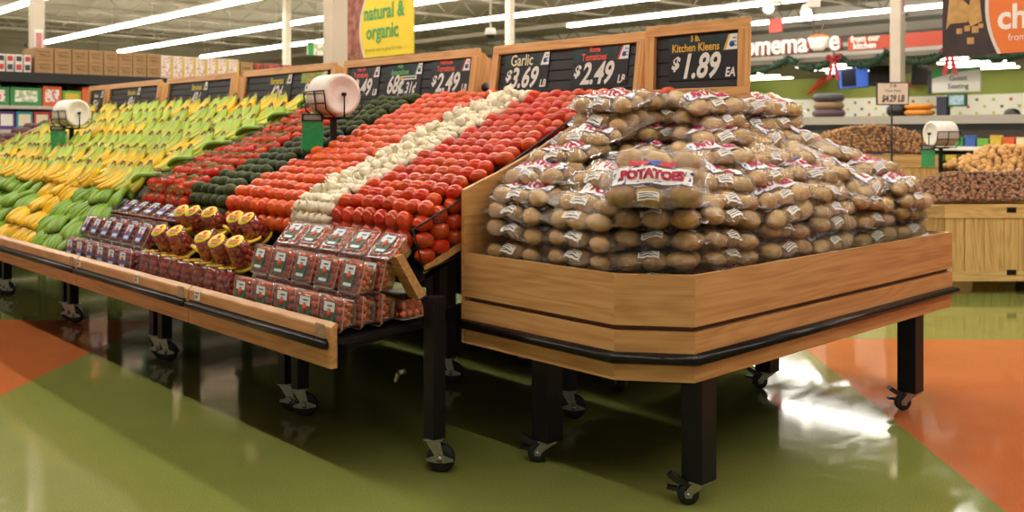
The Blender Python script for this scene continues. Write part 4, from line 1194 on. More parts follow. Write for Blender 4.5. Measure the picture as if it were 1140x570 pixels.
# ------------------------------------------------------------------ produce bag dispensers
roll_m = mat('bag_roll', '#e9d8cc', .5, noise=.06, nscale=25); roll_w = mat('bag_roll_far', '#ece6da', .5, noise=.06, nscale=25)
green_m = mat('twist_tie_green', '#17a35c', .55, noise=.15, nscale=30); dgrey = mat('holder_grey', '#8a8680', .5)
def roll_holder(x, y, zb, zr, s, label, ang, rm=None):
    t = thing('bag_roll_dispenser', label, 'bag dispenser', (x, y, zb), (0, 0, ang), 'produce bag dispensers')
    H_ = zr-zb; r = .135*s; w = .25*s; M = Matrix.Rotation(PI/2, 4, 'Y')
    prof = [(.03, -w/2), (r*.97, -w/2), (r, -w/2+.008), (r, w/2-.008), (r*.985, w/2), (r*.8, w/2+.002), (r*.78, w/2-.001), (r*.55, w/2+.002), (r*.53, w/2-.001), (r*.3, w/2+.002), (.02, w/2)]
    part('bag_roll', MB().lathe(prof, 36, 0, M).mesh('bag_roll', rm or roll_m), t, (0, 0, H_))
    part('loose_end', MB().prism([(-.02, -.05), (-.02, .05), (-.11, .035), (-.15, .0), (-.11, -.03)], 'z', -.006, .006, 0, Matrix.Rotation(-.3, 4, 'Y')).mesh('loose_end', rm or roll_m), t, (-w*.45, -r*.55, H_-r*.25))
    b = MB(); q = .004*s+.0012
    z0 = -r-.015
    for xx in (-w*.55, w*.02, w*.55):
        b.tube([(xx, -r*1.08, .02*s), (xx, -r*.95, z0+.05), (xx, -r*.5, z0), (xx, r*.5, z0), (xx, r*.95, z0+.05), (xx, r*1.08, .02*s)], q, 6)
    for (yy, zz) in ((-r*1.08, .02*s), (-r*1.03, -r*.45), (r*1.08, .02*s), (r*1.03, -r*.45), (-r*.5, z0), (r*.5, z0)):
        b.tube([(-w*.55, yy, zz), (w*.55, yy, zz)], q, 6)
    b.tube([(w*.58, 0, -.0), (w*.58, 0, z0)], q, 6); b.tube([(w*.5, 0, 0), (w*.62, 0, 0)], .012*s, 10)
    part('wire_cradle', b.mesh('wire_cradle', black_metal), t, (0, 0, H_))
    part('post', MB().box(-.016*s, .016*s, -.016*s, .016*s, 0, H_+z0).box(-.06*s, .06*s, -.05*s, .05*s, H_+z0-.012, H_+z0).mesh('post', black_metal), t)
    fa = math.atan2(-x, y)-ang; q_ = Matrix.Rotation(-ang, 2) @ Vector((-.095*s, -.10*s))
    bx = part('twist_tie_box', MB().box(-.07*s, .07*s, -.045*s, -.005*s, -.04*s, .01*s, bev=.003).mesh('twist_tie_box', black_plastic), t, (q_.x, q_.y, H_+z0+.015*s), (0, 0, fa))
    part('print', MB().box(-.055*s, .055*s, -.047*s, -.0455*s, -.03*s, 0).mesh('print', dgrey), bx)
    g = MB()
    for k in range(12):
        xx = (-.066+.0115*k)*s
        g.box(xx, xx+.0102*s, -.042*s+.004*s*(k % 2), -.01*s, -.225*s-.004*(k % 3), -.04*s, M=Matrix.Shear('XY', 4, (.0, 0)))
    part('twist_ties', g.mesh('twist_ties', green_m), bx)
    return t
roll_holder(-5.40, 3.46, 1.412, 1.80, 1.0, 'white produce bag roll on a black post between tomatoes and avocados', -.06)
roll_holder(-10.02, 3.35, 1.365, 1.75, 1.0, 'cream bag roll in a wire cradle standing among the bananas', .2, roll_w)
# ------------------------------------------------------------------ right hand nut bins, set on the diagonal
DX = Vector((.6852, .7284)); DN = Vector((-.7284, .6852))       # along the bins / away from the aisle
BA = math.atan2(DX.y, DX.x)
B0 = Vector((-3.81, 9.38))
def bin_box(name, label, u0, u1, v0, v1, z0, z1, planks=True):
    o = B0+DX*(u0+u1)/2+DN*v0
    t = thing(name, label, 'crate', (o.x, o.y, z0), (0, 0, BA), 'wooden nut bins')
    h = (u1-u0)/2; D = v1-v0; H_ = z1-z0
    part('top_board', MB().box(-h, h, -.012, .02, H_-.13, H_).mesh('top_board', oak_crate_h), t)
    part('bottom_board', MB().box(-h, h, -.012, .02, 0, .09).mesh('bottom_board', oak_crate_h), t)
    if planks:
        b = MB(); n = max(1, int((u1-u0)/.19)); st = (u1-u0)/n
        for i in range(n): b.box(-h+i*st+.003, -h+(i+1)*st-.003, 0, .02, .09, H_-.13)
        part('plank_front', b.mesh('plank_front', oak_crate), t)
    b = MB()
    for s in (-1, 1): b.box(s*h-.02*(s > 0), s*h+.02*(s < 0), .02, D, 0, H_)
    b.box(-h, h, D-.02, D, 0, H_); b.box(-h+.02, h-.02, .02, D-.02, H_-.10, H_-.07)
    part('crate_body', b.mesh('crate_body', oak_crate), t)
    return t, o
oak_crate_h = wood_mat('oak_crate_rail', '#e0bc7e', '#d6b070', '#c0985a')
t, _ = bin_box('nut_bin', 'low planked wooden bin holding chestnuts, beside the potato stand', -.62, 1.28, 0, .85, .125, .862)
for (u, v) in ((-.5, .1), (1.1, .1), (-.5, .75), (1.1, .75)):
    part('foot', MB().box(-.05, .05, -.05, .05, -.125, 0).mesh('foot', black_metal), t, (u-.33, v, 0))
cor = MB().box(-.09, .0, -.018, -.012, 0, .05)
for z in (.60, .0):
    for u in (.30,): part('corner_iron', cor.mesh('corner_iron', black_metal), t, (u, 0, z+.06))
t, _ = bin_box('nut_bin', 'higher wooden bin holding walnuts, behind the chestnut bin', .70, 2.4, 1.02, 2.0, .0, 1.07)
t, _ = bin_box('nut_bin', 'farther wooden bin holding pecans, left of the walnuts', -.62, .66, 1.72, 2.6, .0, 1.29)
# the nuts
chest_m = mat('chestnut_shell', '#8a5a3e', .35, var=.22); wal_m = mat('walnut_shell', '#d09a5c', .6, var=.14, bump=.6, bscale=150); pea_m = mat('peanut_shell', '#a87648', .6, var=.18, bump=.5, bscale=120)
chest = MB().ball((0, 0, 0), (.024, .021, .017), 8, 6).mesh('chestnut', chest_m)
wal = MB().ball((0, 0, 0), (.038, .033, .033), 10, 7, 0, lambda d: 1+.04*math.sin(9*d.x)).mesh('walnut', wal_m)
pea = MB().ball((0, 0, 0), (.027, .018, .018), 8, 6).mesh('pecan', pea_m)
def bed_surface(b, u0, u1, v0, v1, fz):
    nx, ny = 24, 14; vs = []; fs = []
    for i in range(nx+1):
        for j in range(ny+1):
            u = u0+(u1-u0)*i/nx; v = v0+(v1-v0)*j/ny; q = B0+DX*u+DN*v; vs.append((q.x, q.y, fz(u, v)-.014))
    for i in range(nx):
        for j in range(ny):
            a = i*(ny+1)+j; fs.append((a, a+ny+1, a+ny+2, a+1))
    b.add(vs, fs, 1, True)
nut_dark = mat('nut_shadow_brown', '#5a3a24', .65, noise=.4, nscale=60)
def nut_heap(kind, me, cat, grp_, lab, u0, u1, v0, v1, zb, fz, step, keep, size, wordA, dark=None):
    dark = dark or nut_dark
    """surface of a nut heap; the nearest are separate nuts, the far rest one loose mass"""
    spots = []
    v = v0; j = 0
    while v < v1:
        u = u0+(step/2 if j % 2 else 0); i = 0
        while u < u1:
            q = B0+DX*(u+R.uniform(-.45, .45)*step)+DN*(v+R.uniform(-.4, .4)*step)
            spots.append((j, i, q, fz(u, v)+R.uniform(-.5, .6)*size)); u += step; i += 1
        v += step*.86; j += 1
    sel = [s for s in spots if visible_u(s[2])]
    rest = [s for s in spots if not visible_u(s[2])]
    for s in sel[:keep]:
        thing(kind, f'{wordA}, {nth(s[0])} row from the bin front, {nth(s[1])} from the left', cat, (s[2].x, s[2].y, s[3]), (R.random()*3, R.random()*3, R.random()*6), grp_, me)
    rest += sel[keep:]
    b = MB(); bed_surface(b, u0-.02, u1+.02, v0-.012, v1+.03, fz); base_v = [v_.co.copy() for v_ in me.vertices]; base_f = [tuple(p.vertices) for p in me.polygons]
    for s in rest:
        M = Matrix.Translation((s[2].x, s[2].y, s[3])) @ Euler((R.random()*3, R.random()*3, R.random()*6)).to_matrix().to_4x4()
        b.add([M @ v_ for v_ in base_v], base_f, 0, True)
    thing(kind+'_mass', lab, cat, (0, 0, 0), None, None, b.mesh(kind+'_mass', me.materials[0], dark), kind='stuff')
def visible_u(q):
    t_ = -.7284*q.x+.6852*q.y; l = .6852*q.x+.7284*q.y
    return l/t_ < .55
def f_ch(u, v):
    e = min(1, (u+.30)/.55); return .885+min(.26, max(0, v-.0)*.62)*max(0, math.sin(min(1, max(.02, e))*PI/2)) - max(0, v-.5)*.3
nut_heap('chestnut', chest, 'chestnut', 'chestnuts in the low bin', 'remaining chestnuts heaped toward the back of the low bin', -.58, 1.25, .045, .78, .86, f_ch, .044, 300, .012, 'brown chestnut')
def f_wa(u, v):
    e = max(0, min(1, (u-.72)/.55)); return 1.08+min(.31, .06+max(0, v-1.04)*.62)*(.25+.75*e)
nut_heap('walnut', wal, 'walnut', 'walnuts in the higher bin', 'remaining walnuts heaped toward the back of the higher bin',   .76, 2.35, 1.06, 1.80, 1.1, f_wa, .070, 300, .014, 'tan walnut')
def f_pe(u, v):
    e = max(0, 1-((u-.05)/.75)**2); return 1.29+min(.34, .05+max(0, v-1.74)*.9)*(.45+.55*e)-max(0, v-2.25)*.25
nut_heap('pecan', pea, 'pecan', 'pecans in the farther bin', 'remaining pecans heaped toward the back of the farther bin', -.58, .62, 1.755, 2.45, 1.28, f_pe, .050, 300, .012, 'brown pecan')
_q = B0+DX*.33+DN*.935
roll_holder(_q.x, _q.y, 0, 1.545, .98, 'white bag roll on a post between the nut bins', BA+PI+.2, roll_w)
# price sign on a pole over the peanuts
def price_pole():
    q = B0+DX*(.11)+DN*1.66
    t = thing('pole_sign', 'cream price sign reading $4.29 LB on a black pole above the pecans', 'price sign', (q.x, q.y, 1.23), (0, 0, BA))
    part('pole', MB().tube([(0, .03, -1.23), (0, .03, .72)], .012, 8).mesh('pole', black_metal), t)
    part('frame', MB().box(-.185, .185, .0, .02, .64, .90).mesh('frame', black_plastic), t)
    part('card', MB().box(-.172, .172, -.003, .0, .652, .888).mesh('card', mat('cream_card', '#e6d2bc', .6)), t)
    part('lettering', text_mesh('$4.29 LB', .105, ink_black, shear=.2, off=.003, sx=.68), t, (0, -.005, .68))
    part('lettering', text_mesh('Value Nuts', .045, ink_black, sx=.9), t, (0, -.005, .79)); part('lettering', text_mesh('2 lb', .05, ink_black, shear=.3, off=.001), t, (0, -.005, .845))
price_pole()

# ------------------------------------------------------------------ shelving run on the left
GXf = -15.0
gm = mat('shelf_black', '#1a1819', .55); ledge_m = mat('shelf_edge', '#bdb0a4', .5)
g = thing('shelving_unit', 'long black grocery shelving run behind the bananas, with cartons on top', 'shelving', (GXf, 6.0, 0))
part('back_panel', MB().box(-.62, -.58, -5, 4.6, 0, 2.44).mesh('back_panel', gm), g)
part('canopy', MB().box(-1.1, .02, -5, 4.6, 2.30, 2.442).mesh('canopy', gm), g)
part('base', MB().box(-.6, 0, -5, 4.6, 0, .2).mesh('base', gm), g)
for z in (.6, 1.0, 1.30, 1.60, 1.95): 
    s = part('shelf', MB().box(-.58, -.02, -5, 4.6, z-.03, z).mesh('shelf', gm), g); part('price_rail', MB().box(-.02, 0, -5, 4.6, z-.045, z+.005).mesh('price_rail', ledge_m), s)
for y in (-4.95, -3.7, -2.45, -1.2, .05, 1.3, 2.55, 3.8): part('upright', MB().box(-.6, -.54, y-.03, y+.03, 0, 2.3).mesh('upright', gm), g)
def product(name, label, cat, y0, y1, z0, h, c1, c2, dx=.25, grp_=None, bag=False, x=GXf-.06):
    t = thing(name, label, cat, (x-dx/2, (y0+y1)/2, z0+.0015), None, grp_)
    w = (y1-y0)/2-.006
    part('carton', MB().box(-dx/2, dx/2, -w, w, 0, h, bev=.008).mesh('carton', c1), t)
    if c2: part('printed_panel', MB().box(dx/2, dx/2+.004, -w*.72, w*.72, h*.22, h*.84).mesh('printed_panel', c2), t)
    return t
cm = {k: mat('pack_'+k, v, .5) for k, v in dict(green='#3f8a4c', white='#e6dfd6', red='#c23a35', orange='#e0602a', purple='#5b3b86', teal='#2f93a8', pink='#d8a7a0', lime='#6fae3c', dark='#39333a', yellow='#d8b440', brown='#8a5a34', blue='#3c60b0', cream='#e4d5b4', tan='#c79b68').items()}
def printed(name, base, a, b_, sc):
    m = mat(name, base, .55); nt = m.node_tree; N = nt.nodes; L = nt.links
    tc = N.new('ShaderNodeTexCoord'); vo = N.new('ShaderNodeTexVoronoi'); vo.inputs['Scale'].default_value = sc
    L.new(tc.outputs['Object'], vo.inputs['Vector'])
    rp = N.new('ShaderNodeValToRGB'); rp.color_ramp.interpolation = 'CONSTANT'
    rp.color_ramp.elements[0].color = lin(base); rp.color_ramp.elements[1].color = lin(a); rp.color_ramp.elements[1].position = .52
    e = rp.color_ramp.elements.new(.78); e.color = lin(b_)
    sp = N.new('ShaderNodeSeparateColor'); L.new(vo.outputs['Color'], sp.inputs[0]); L.new(sp.outputs[0], rp.inputs[0])
    L.new(rp.outputs[0], N['Principled BSDF'].inputs['Base Color']); return m
pr_w = printed('print_white_red', '#efe6dc', '#d98a8a', '#c84a50', 34); pr_g = printed('print_white_green', '#e9e6da', '#a9c48a', '#c8c0a0', 22)
pr_y = printed('print_carton', '#e3d5d0', '#cf8f98', '#c9a24a', 40); pr_t = printed('print_jars', '#8a3a2a', '#b8433a', '#a78a3c', 20); pr_r = printed('print_darkpack', '#6d2a30', '#8d343a', '#4f2228', 20)
y = 3.3; names = [('green', pr_w, 'red and white'), ('green', pr_w, 'red and white'), ('green', pr_g, 'pale green'), ('orange', pr_w, 'orange'), ('lime', cm['yellow'], 'lime green'), ('orange', None, 'plain orange'), ('orange', cm['red'], 'orange and red'), ('green', pr_w, 'red dotted')]
for i, (c, p, w_) in enumerate(names):
    dy = .44 if c == 'green' else .28
    product('snack_carton', f'{c} display carton with {w_} packs on the upper shelf, {nth(i)} from the left', 'carton', y, y+dy, 1.95, .27 if c == 'green' else (.24 if c == 'lime' else .30), cm[c], p, .3, 'cartons on the upper shelf'); y += dy
y = 3.3
for i, (c, p) in enumerate((('red', cm['cream']), ('red', cm['cream']), ('purple', cm['cream']), ('purple', cm['white']), ('teal', cm['cream']), ('red', cm['cream']), ('orange', pr_w), ('teal', cm['white']), ('purple', cm['cream']), ('red', cm['white']))):
    product('cereal_box', f'{c} topped box on the middle shelf, {nth(i)} from the left', 'box', y, y+.235, 1.60, .27, cm[c], p, .2, 'boxes on the middle shelf'); y += .24
y = 3.3
for i in range(9):
    product('pale_box', f'pale box on the lower shelf, {nth(i)} from the left', 'box', y, y+.25, 1.30, .2, cm['pink' if i % 3 else 'white'], cm['tan'], .2, 'boxes on the lower shelf'); y += .26
y = 3.4
for i in range(10):
    product('small_packet', f'small dark packet beneath the canopy, {nth(i)} from the left', 'packet', y, y+.14, 2.10 if 0 else 1.95, .325, cm['dark' if i % 3 else 'lime'], cm['orange'] if i % 2 else cm['purple'], .08, 'packets under the canopy', x=GXf-.42); y += .21
# cartons standing on the canopy
carton_m = mat('brown_carton', '#a98358', .75, noise=.12, nscale=6); carton_p = mat('carton_print', '#7d5a38', .75)
def carton(y0, y1, z, h, label, k):
    t = thing('brown_carton', label, 'carton', (GXf-.32, (y0+y1)/2, z), None, 'brown cartons on the shelving')
    w = (y1-y0)/2-.005
    part('body', MB().box(-.3, .3, -w, w, 0, h-.003, bev=.004).mesh('body', carton_m), t)
    b = MB().box(.3, .302, -w*.7, w*.6, h*.62, h*.72).box(.3, .302, -w*.5, w*.8, h*.30, h*.36); b.tube([(.301, -w*.5, h*.5), (.301, 0, h*.42), (.301, w*.6, h*.52)], .006, 5)
    part('print', b.mesh('print', carton_p), t)
y = 4.50
for i in range(8):
    w_ = (.27, .25, .24, .22, .22, .22, .22, .22)[i]
    for q in range(2): carton(y, y+w_, 2.443+.188*q, .188, f'brown carton on top of the shelving, {("lower","upper")[q]} of its pair, {nth(i)} from the column', i)
    y += w_+.004
for i in range(7):
    w_ = .195
    t = thing('patterned_carton', f'white carton with red and yellow print on the shelving, {nth(i)} after the brown cartons', 'carton', (GXf-.30, y+w_/2, 2.443), None, 'patterned cartons on the shelving')
    part('body', MB().box(-.28, .28, -w_/2+.004, w_/2-.004, 0, .36, bev=.004).mesh('body', cm['cream']), t); part('printed_panel', MB().box(.28, .283, -w_*.40, w_*.28, .01, .35).mesh('printed_panel', pr_y), t)
    part('edge_strip', MB().box(.28, .284, w_*.30, w_*.46, 0, .355).mesh('edge_strip', cm['yellow']), t); y += w_
carton(y+.02, y+.26, 2.443, .33, 'single brown carton between the patterned cartons and the jar trays', 9); y += .28
for i in range(6):
    for q in range(2):
        t = thing('jar_tray', f'{("lower","upper")[q]} tray of red and yellow jars on the shelving, {nth(i)} from the single carton', 'tray of jars', (GXf-.30, y+.125, 2.443+.165*q), None, 'jar trays on the shelving')
        part('tray', MB().box(-.26, .26, -.12, .12, 0, .03).mesh('tray', cm['yellow']), t)
        b = MB()
        for k in range(4): b.lathe([(.026, 0), (.028, .01), (.028, .10), (.02, .115), (.02, .13), (0, .13)], 10, 0, Matrix.Translation((.22, -.09+.06*k, .03)), cap=False)
        part('jars', b.mesh('jars', pr_t), t)
    y += .25
for i in range(4):
    t = thing('dark_red_pack', f'dark red case on the far end of the shelving top, {nth(i)} after the jar trays', 'carton', (GXf-.30, y+.15, 2.443), None, 'dark red cases on the shelving', me=MB().box(-.28, .28, -.145, .145, 0, .34, bev=.01).mesh('dark_red_pack', pr_r)); y += .30
for i in range(10):
    product('canned_case', f'white and dark case on the shelving left of the column, {nth(i)} from the left, lower', 'case', 3.30+.118*i, 3.41+.118*i, 2.443, .13, cm['white'], cm['dark'] if i % 2 else cm['red'], .4, 'cases left of the column', x=GXf-.05)
    product('canned_case', f'white and red case on the shelving left of the column, {nth(i)} from the left, upper', 'case', 3.30+.118*i, 3.41+.118*i, 2.573, .12, cm['white'], cm['red'] if i % 2 else cm['dark'], .4, 'cases left of the column', x=GXf-.05)

# ------------------------------------------------------------------ hanging department signs
photo_brown = mat('picture_brown', '#7a3a2c', .6, noise=.5, nscale=9, col2='#a86a52'); photo_dark = mat('picture_dark', '#3a2a2a', .6, noise=.3, nscale=8)
yel_sign = mat('sign_yellow', '#e5c81e', .5); gr_ink = mat('sign_green', '#3c9a4c', .5); pale_arc = mat('sign_pale', '#d8cdc2', .5); or_sign = mat('sign_orange', '#e0752a', .5); wh_ink = mat('sign_white', '#f0e6dc', .5)
gr_faint = mat('sign_olive_ink', '#a09c2c', .5)
def hung(name, label, x, y, z, w, h, picture_w, pm, fm):
    t = thing(name, label, 'hanging sign', (x, y, z)); hw = w/2
    part('panel', MB().box(-hw, hw, 0, .03, 0, h, bev=.004).mesh('panel', fm), t)
    n = 12; arc = [(-hw+picture_w+.13*((q/n-.45)*2)**2-.02, h*q/n) for q in range(n+1)]
    part('picture', MB().prism([(-hw+.002, h), (-hw+.002, 0)]+arc, 'y', -.004, 0).mesh('picture', pm), t)
    part('border_arc', MB().prism(arc+[(a+.03, b_) for a, b_ in arc[::-1]], 'y', -.005, 0).mesh('border_arc', pale_arc), t)
    b = MB()
    for s in (-1, 1): b.tube([(s*hw*.8, .015, h), (s*hw*.8, .015, CZ-z-.7)], .006, 5)
    part('hanger', b.mesh('hanger', steel), t)
    return t
t = hung('department_sign', 'yellow hanging sign reading natural & organic with a brown picture edge', -9.95, 7.0, 2.51, 1.52, .80, .42, photo_brown, yel_sign)
part('lettering', text_mesh('natural &', .265, gr_ink, off=.006, sx=.88), t, (.17, -.006, .48)); part('lettering', text_mesh('organic', .265, gr_ink, off=.006, sx=.88), t, (.14, -.006, .235))
part('lettering', text_mesh('good for nature, good for you', .075, gr_faint, sx=.85), t, (.16, -.006, .075))
t = hung('department_sign', 'orange hanging sign reading cheese with a dark picture of cheese blocks', -2.95, 9.0, 2.26, 1.55, .95, .40, photo_dark, or_sign)
part('lettering', text_mesh('cheese', .30, wh_ink, off=.008, align='LEFT', sx=.9), t, (-.29, -.006, .22)); part('lettering', text_mesh('and', .26, wh_ink, off=.008, align='LEFT', sx=.9), t, (-.17, -.006, .50))
part('lettering', text_mesh('from around', .085, wh_ink, align='LEFT', sx=.9), t, (-.20, -.006, .11))
b = MB(); b.prism([(-.74, .25), (-.70, .62), (-.50, .42), (-.55, .30), (-.70, .30)], 'y', -.007, -.0045); b.prism([(-.55, .35), (-.47, .80), (-.42, .30), (-.52, .26)], 'y', -.0075, -.0045)
for (x, z, s) in ((-.62, .20, .05), (-.55, .22, .05), (-.48, .20, .06), (-.52, .10, .06), (-.43, .24, .04)): b.box(x-s/2, x+s/2, -.008, -.0045, z, z+s)
part('cheese_picture', b.mesh('cheese_picture', mat('picture_tan', '#c89a58', .6, noise=.2, nscale=12)), t)

# ------------------------------------------------------------------ deli counter at the back
green_w = mat('wall_green_paint', '#93a050', .7); tile_w = mat('dotted_tile', '#faf8f4', .35); soffit_m = mat('soffit', '#766d61', .85)
struct('wall_deli', MB().box(-26, 6, 26, 26.2, 2.57, 3.6).mesh('wall_deli', green_w))
tl = MB().box(-26, 6, 25.98, 26.2, 0, 2.57)
dots = [[], [], [], []]
for i in range(46):
    for j, z in enumerate((2.40, 2.22, 2.05, 1.9)):
        q = R.randrange(4); x = -22.5+.42*i+(.2 if j % 2 else 0)
        tl.box(x, x+.07, 25.972, 25.98, z, z+.07, 1+q)
struct('wall_tile', tl.mesh('wall_tile', tile_w, mat('dot_red', '#c8483c', .5), mat('dot_slate', '#4b5a5e', .5), mat('dot_yellow', '#d9c86a', .5), mat('dot_green', '#a9b65a', .5)))
struct('ceiling_deli', MB().box(-26, 6, 20.05, 25.95, 3.2, 3.3).mesh('ceiling_deli', soffit_m))
pan_m = mat('lit_panel', '#fff2da', .5, emit=14)
k = 0
for y in (21.3, 22.6, 23.9, 25.1):
    for x in (-14.6, -11.6, -8.4, -5.4):
        thing('flush_mount_light', f'lit panel in the deli ceiling, {nth(k//4)} row back, {nth(k%4)} from the left', 'ceiling light', (x-.3*(k//4), y, 3.172), None, 'lit panels over the deli', me=MB().box(-.75, .75, -.09, .09, 0, .028, bev=.004).mesh('flush_mount_light', pan_m)); k += 1
t = thing('deli_fascia', 'red deli fascia band with white from our kitchen lettering', 'shop sign', (-7.2, 20.0, 3.38))
part('band', MB().box(-3.15, 9, 0, .06, 0, .30).mesh('band', mat('fascia_red', '#b84428', .55)), t); part('band', MB().box(-14, -3.15, .05, .08, .02, .12).mesh('band', soffit_m), t)
red_shadow = mat('letter_red', '#b02a3a', .5)
def raised(txt, size, x, z, sx, off):
    a = part('lettering', text_mesh(txt, size, wh_ink, off=off, align='LEFT', ext=.03, sx=sx), t, (x, -.09, z))
    b_ = part('letter_edge', text_mesh(txt, size, red_shadow, off=off+.016, align='LEFT', ext=.012, sx=sx), t, (x+.012, -.03, z-.012))
_w = text_width(text_mesh('homema', .64, wh_ink, off=.016, align='LEFT', ext=.03, sx=.92)); raised('homema', .64, -6.05, .05, .92*1.95/_w, .016); raised('e', .64, -3.55, .05, .85, .016)
bw = MB(); bw.lathe([(.0, 0), (.12, .0), (.2, .08), (.27, .26), (.275, .30), (.25, .30), (.0, .30)], 20, 0, Matrix.Scale(.3, 4, (0, 1, 0)), cap=False)
part('bowl', bw.mesh('bowl', wh_ink), t, (-3.82, -.08, .05)); part('bowl_filling', MB().ball((0, 0, 0), (.24, .06, .06), 12, 6).mesh('bowl_filling', or_sign), t, (-3.82, -.08, .37)); part('spoon', MB().tube([(-.02, 0, .3), (.16, 0, .62)], .022, 6).mesh('spoon', mat('spoon_brown', '#6d5646', .5)), t, (-3.82, -.08, .05))
part('lettering', text_mesh('from our', .20, wh_ink, off=.006, align='LEFT', ext=.01, sx=.9), t, (-3.08, -.02, .19)); part('lettering', text_mesh('kitchen', .20, wh_ink, off=.006, align='LEFT', ext=.01, sx=.9), t, (-3.02, -.02, .035))
b = MB()
for x in range(-6, 8, 2): b.tube([(x, .03, .3), (x, .03, 2.55)], .02, 5)
part('hanger', b.mesh('hanger', steel), t)
# garland swags and bows
gar_g = mat('garland_green', '#26402a', .8, noise=.4, nscale=30)
anchors = [-13.6, -11.75, -10.55, -9.4, -8.05, -6.2]
for k in range(5):
    xa, xb = anchors[k], anchors[k+1]; pts = []; rs = []
    for q in range(40):
        s = q/39; pts.append((xa+(xb-xa)*s-xa, 0, -.26*4*s*(1-s))); rs.append(.045+.03*abs(math.sin(q*2.7))+R.uniform(0, .018))
    b = MB().tube(pts, rs, 7)
    for q in range(160):
        s = R.random(); i = min(38, int(s*39)); p = Vector(pts[i]); d = Vector((R.uniform(-1, 1), R.uniform(-1, .6), R.uniform(-1, 1))).normalized()*.12
        b.add([p, p+d+Vector((.012, 0, .01)), p+d*1.1, p+d-Vector((.012, 0, .01))], [(0, 1, 2, 3)])
    thing('garland_swag', f'dark green garland swag under the deli fascia, {nth(k)} from the left', 'garland', (xa, 19.90, 3.30), None, 'garland swags along the deli', me=b.mesh('garland_swag', gar_g))
bow_m = mat('bow_red', '#a01c2a', .5)
for k, x in enumerate((-10.6, -8.05, -13.6)):
    b = MB()
    for s in (-1, 1):
        b.tube([(0, 0, 0), (s*.10, -.02, .08), (s*.17, 0, .06), (s*.15, 0, -.02), (0, 0, 0)], .032, 6)
        b.prism([(0, 0), (s*.05, 0), (s*.16, -.48), (s*.05, -.46)] if s > 0 else [(0, 0), (s*.05, -.46), (s*.16, -.48), (s*.05, 0)], 'y', -.02, 0)
    b.ball((0, -.02, 0), .05, 8, 6)
    thing('ribbon_bow', ('red ribbon bow hanging beside the bowl of the deli sign', 'red ribbon bow below the orange cheese sign', 'red ribbon bow at the far left end of the garland')[k], 'bow', (x, 19.82, 3.22), me=b.mesh('ribbon_bow', bow_m), group='red bows on the garland')
# counter case
t = thing('deli_case', 'long low deli case with grey top ledge and a shelf of packets', 'display case', (-5.0, 15.0, 0))
part('top_ledge', MB().box(-8, 8, 0, 1.0, 1.70, 1.83).mesh('top_ledge', mat('ledge_grey', '#a39a90', .45)), t); part('canopy_band', MB().box(-8, 8, .02, .06, 1.60, 1.70).box(-8, 8, .06, .9, 1.67, 1.70).mesh('canopy_band', black_matte), t)
part('back_wall', MB().box(-8, 8, .7, .9, 0, 1.62).mesh('back_wall', mat('case_inside', '#6f665c', .6)), t); part('shelf', MB().box(-8, 8, .0, .7, 1.30, 1.33).mesh('shelf', black_metal), t); part('price_strip', MB().box(-8, 8, -.012, .0, 1.29, 1.35).mesh('price_strip', cm['white']), t)
part('base', MB().box(-8, 8, .0, .9, 0, .5).mesh('base', black_metal), t)
part('case_lamp', MB().box(-7.9, 7.9, .10, .16, 1.63, 1.66).mesh('case_lamp', mat('case_lamp_lit', '#fff0d8', .5, emit=10)), t)  # added glowing strip, hidden behind the band, brightens the packets
pk = ['pink', 'tan', 'green', 'blue', 'lime', 'yellow', 'orange', 'cream', 'cream', 'yellow', 'orange', 'yellow']
for i in range(30):
    c = pk[i % 12]; x = -8.6+.185*i
    thing('cheese_packet', f'{c} packet on the deli case shelf, {nth(i)} from the left', 'packet', (x, 15.12, 1.332), (0, 0, R.uniform(-.1, .1)), 'packets in the deli case', me=MB().box(-.08, .08, -.05, .05, 0, R.choice((.14, .16, .19)), bev=.01).mesh('cheese_packet', cm[c]))
for i in range(26):
    c = pk[(i*5+2) % 12]; x = -8.3+.2*i
    thing('lower_packet', f'{c} packet lying below the deli case shelf, {nth(i)} from the left', 'packet', (x, 15.15, 1.12), None, 'packets lying below the shelf', me=MB().box(-.085, .085, -.1, .08, 0, .10, bev=.01).mesh('lower_packet', cm[c]))
part('lower_shelf', MB().box(-8, 8, .0, .7, 1.08, 1.118).mesh('lower_shelf', black_metal), t)
wh = [mat('wheel_'+n_, c, .5) for n_, c in (('purple', '#5b4450'), ('tan', '#8d7050'), ('slate', '#4b4650'))]
for k in range(3):
    thing('rind_cheese', ('purple-brown rounded wheel at the bottom of the stack on the deli ledge', 'tan rounded wheel in the middle of the stack on the deli ledge', 'dark slate rounded wheel on top of the stack on the deli ledge')[k], 'cheese wheel', (-8.30, 15.35, 1.831+.137*k), None, 'stacked wheels on the deli ledge',
          me=MB().lathe([(0, 0), (.22, 0), (.26, .02), (.28, .068), (.26, .115), (.22, .135), (0, .135)], 28, cap=False).mesh('rind_cheese', wh[k]), scale=(1, .94, .97)[k])
owm = mat('wheel_orange', '#d88a2a', .45)
for k in range(2):
    thing('squash', ('lower orange flattened squash on the deli ledge beside the black pot', 'upper orange flattened squash on the deli ledge beside the black pot')[k], 'squash', (-6.72, 15.35, 1.831+.10*k), None, 'orange squashes on the ledge', me=MB().lathe([(0, 0), (.16, 0), (.23, .03), (.24, .06), (.2, .095), (0, .098)], 24, cap=False).mesh('squash', owm), scale=1-.03*k)
t = thing('black_pot', 'round black pot on the deli ledge behind the price pole', 'pot', (-7.06, 15.3, 1.831))
part('body', MB().lathe([(0, 0), (.13, 0), (.17, .05), (.17, .14), (.12, .19)], 20, cap=False).mesh('body', black_plastic), t); part('lid', MB().lathe([(.13, .185), (.08, .225), (.02, .24), (.02, .26), (0, .26)], 20, cap=False).mesh('lid', black_plastic), t)
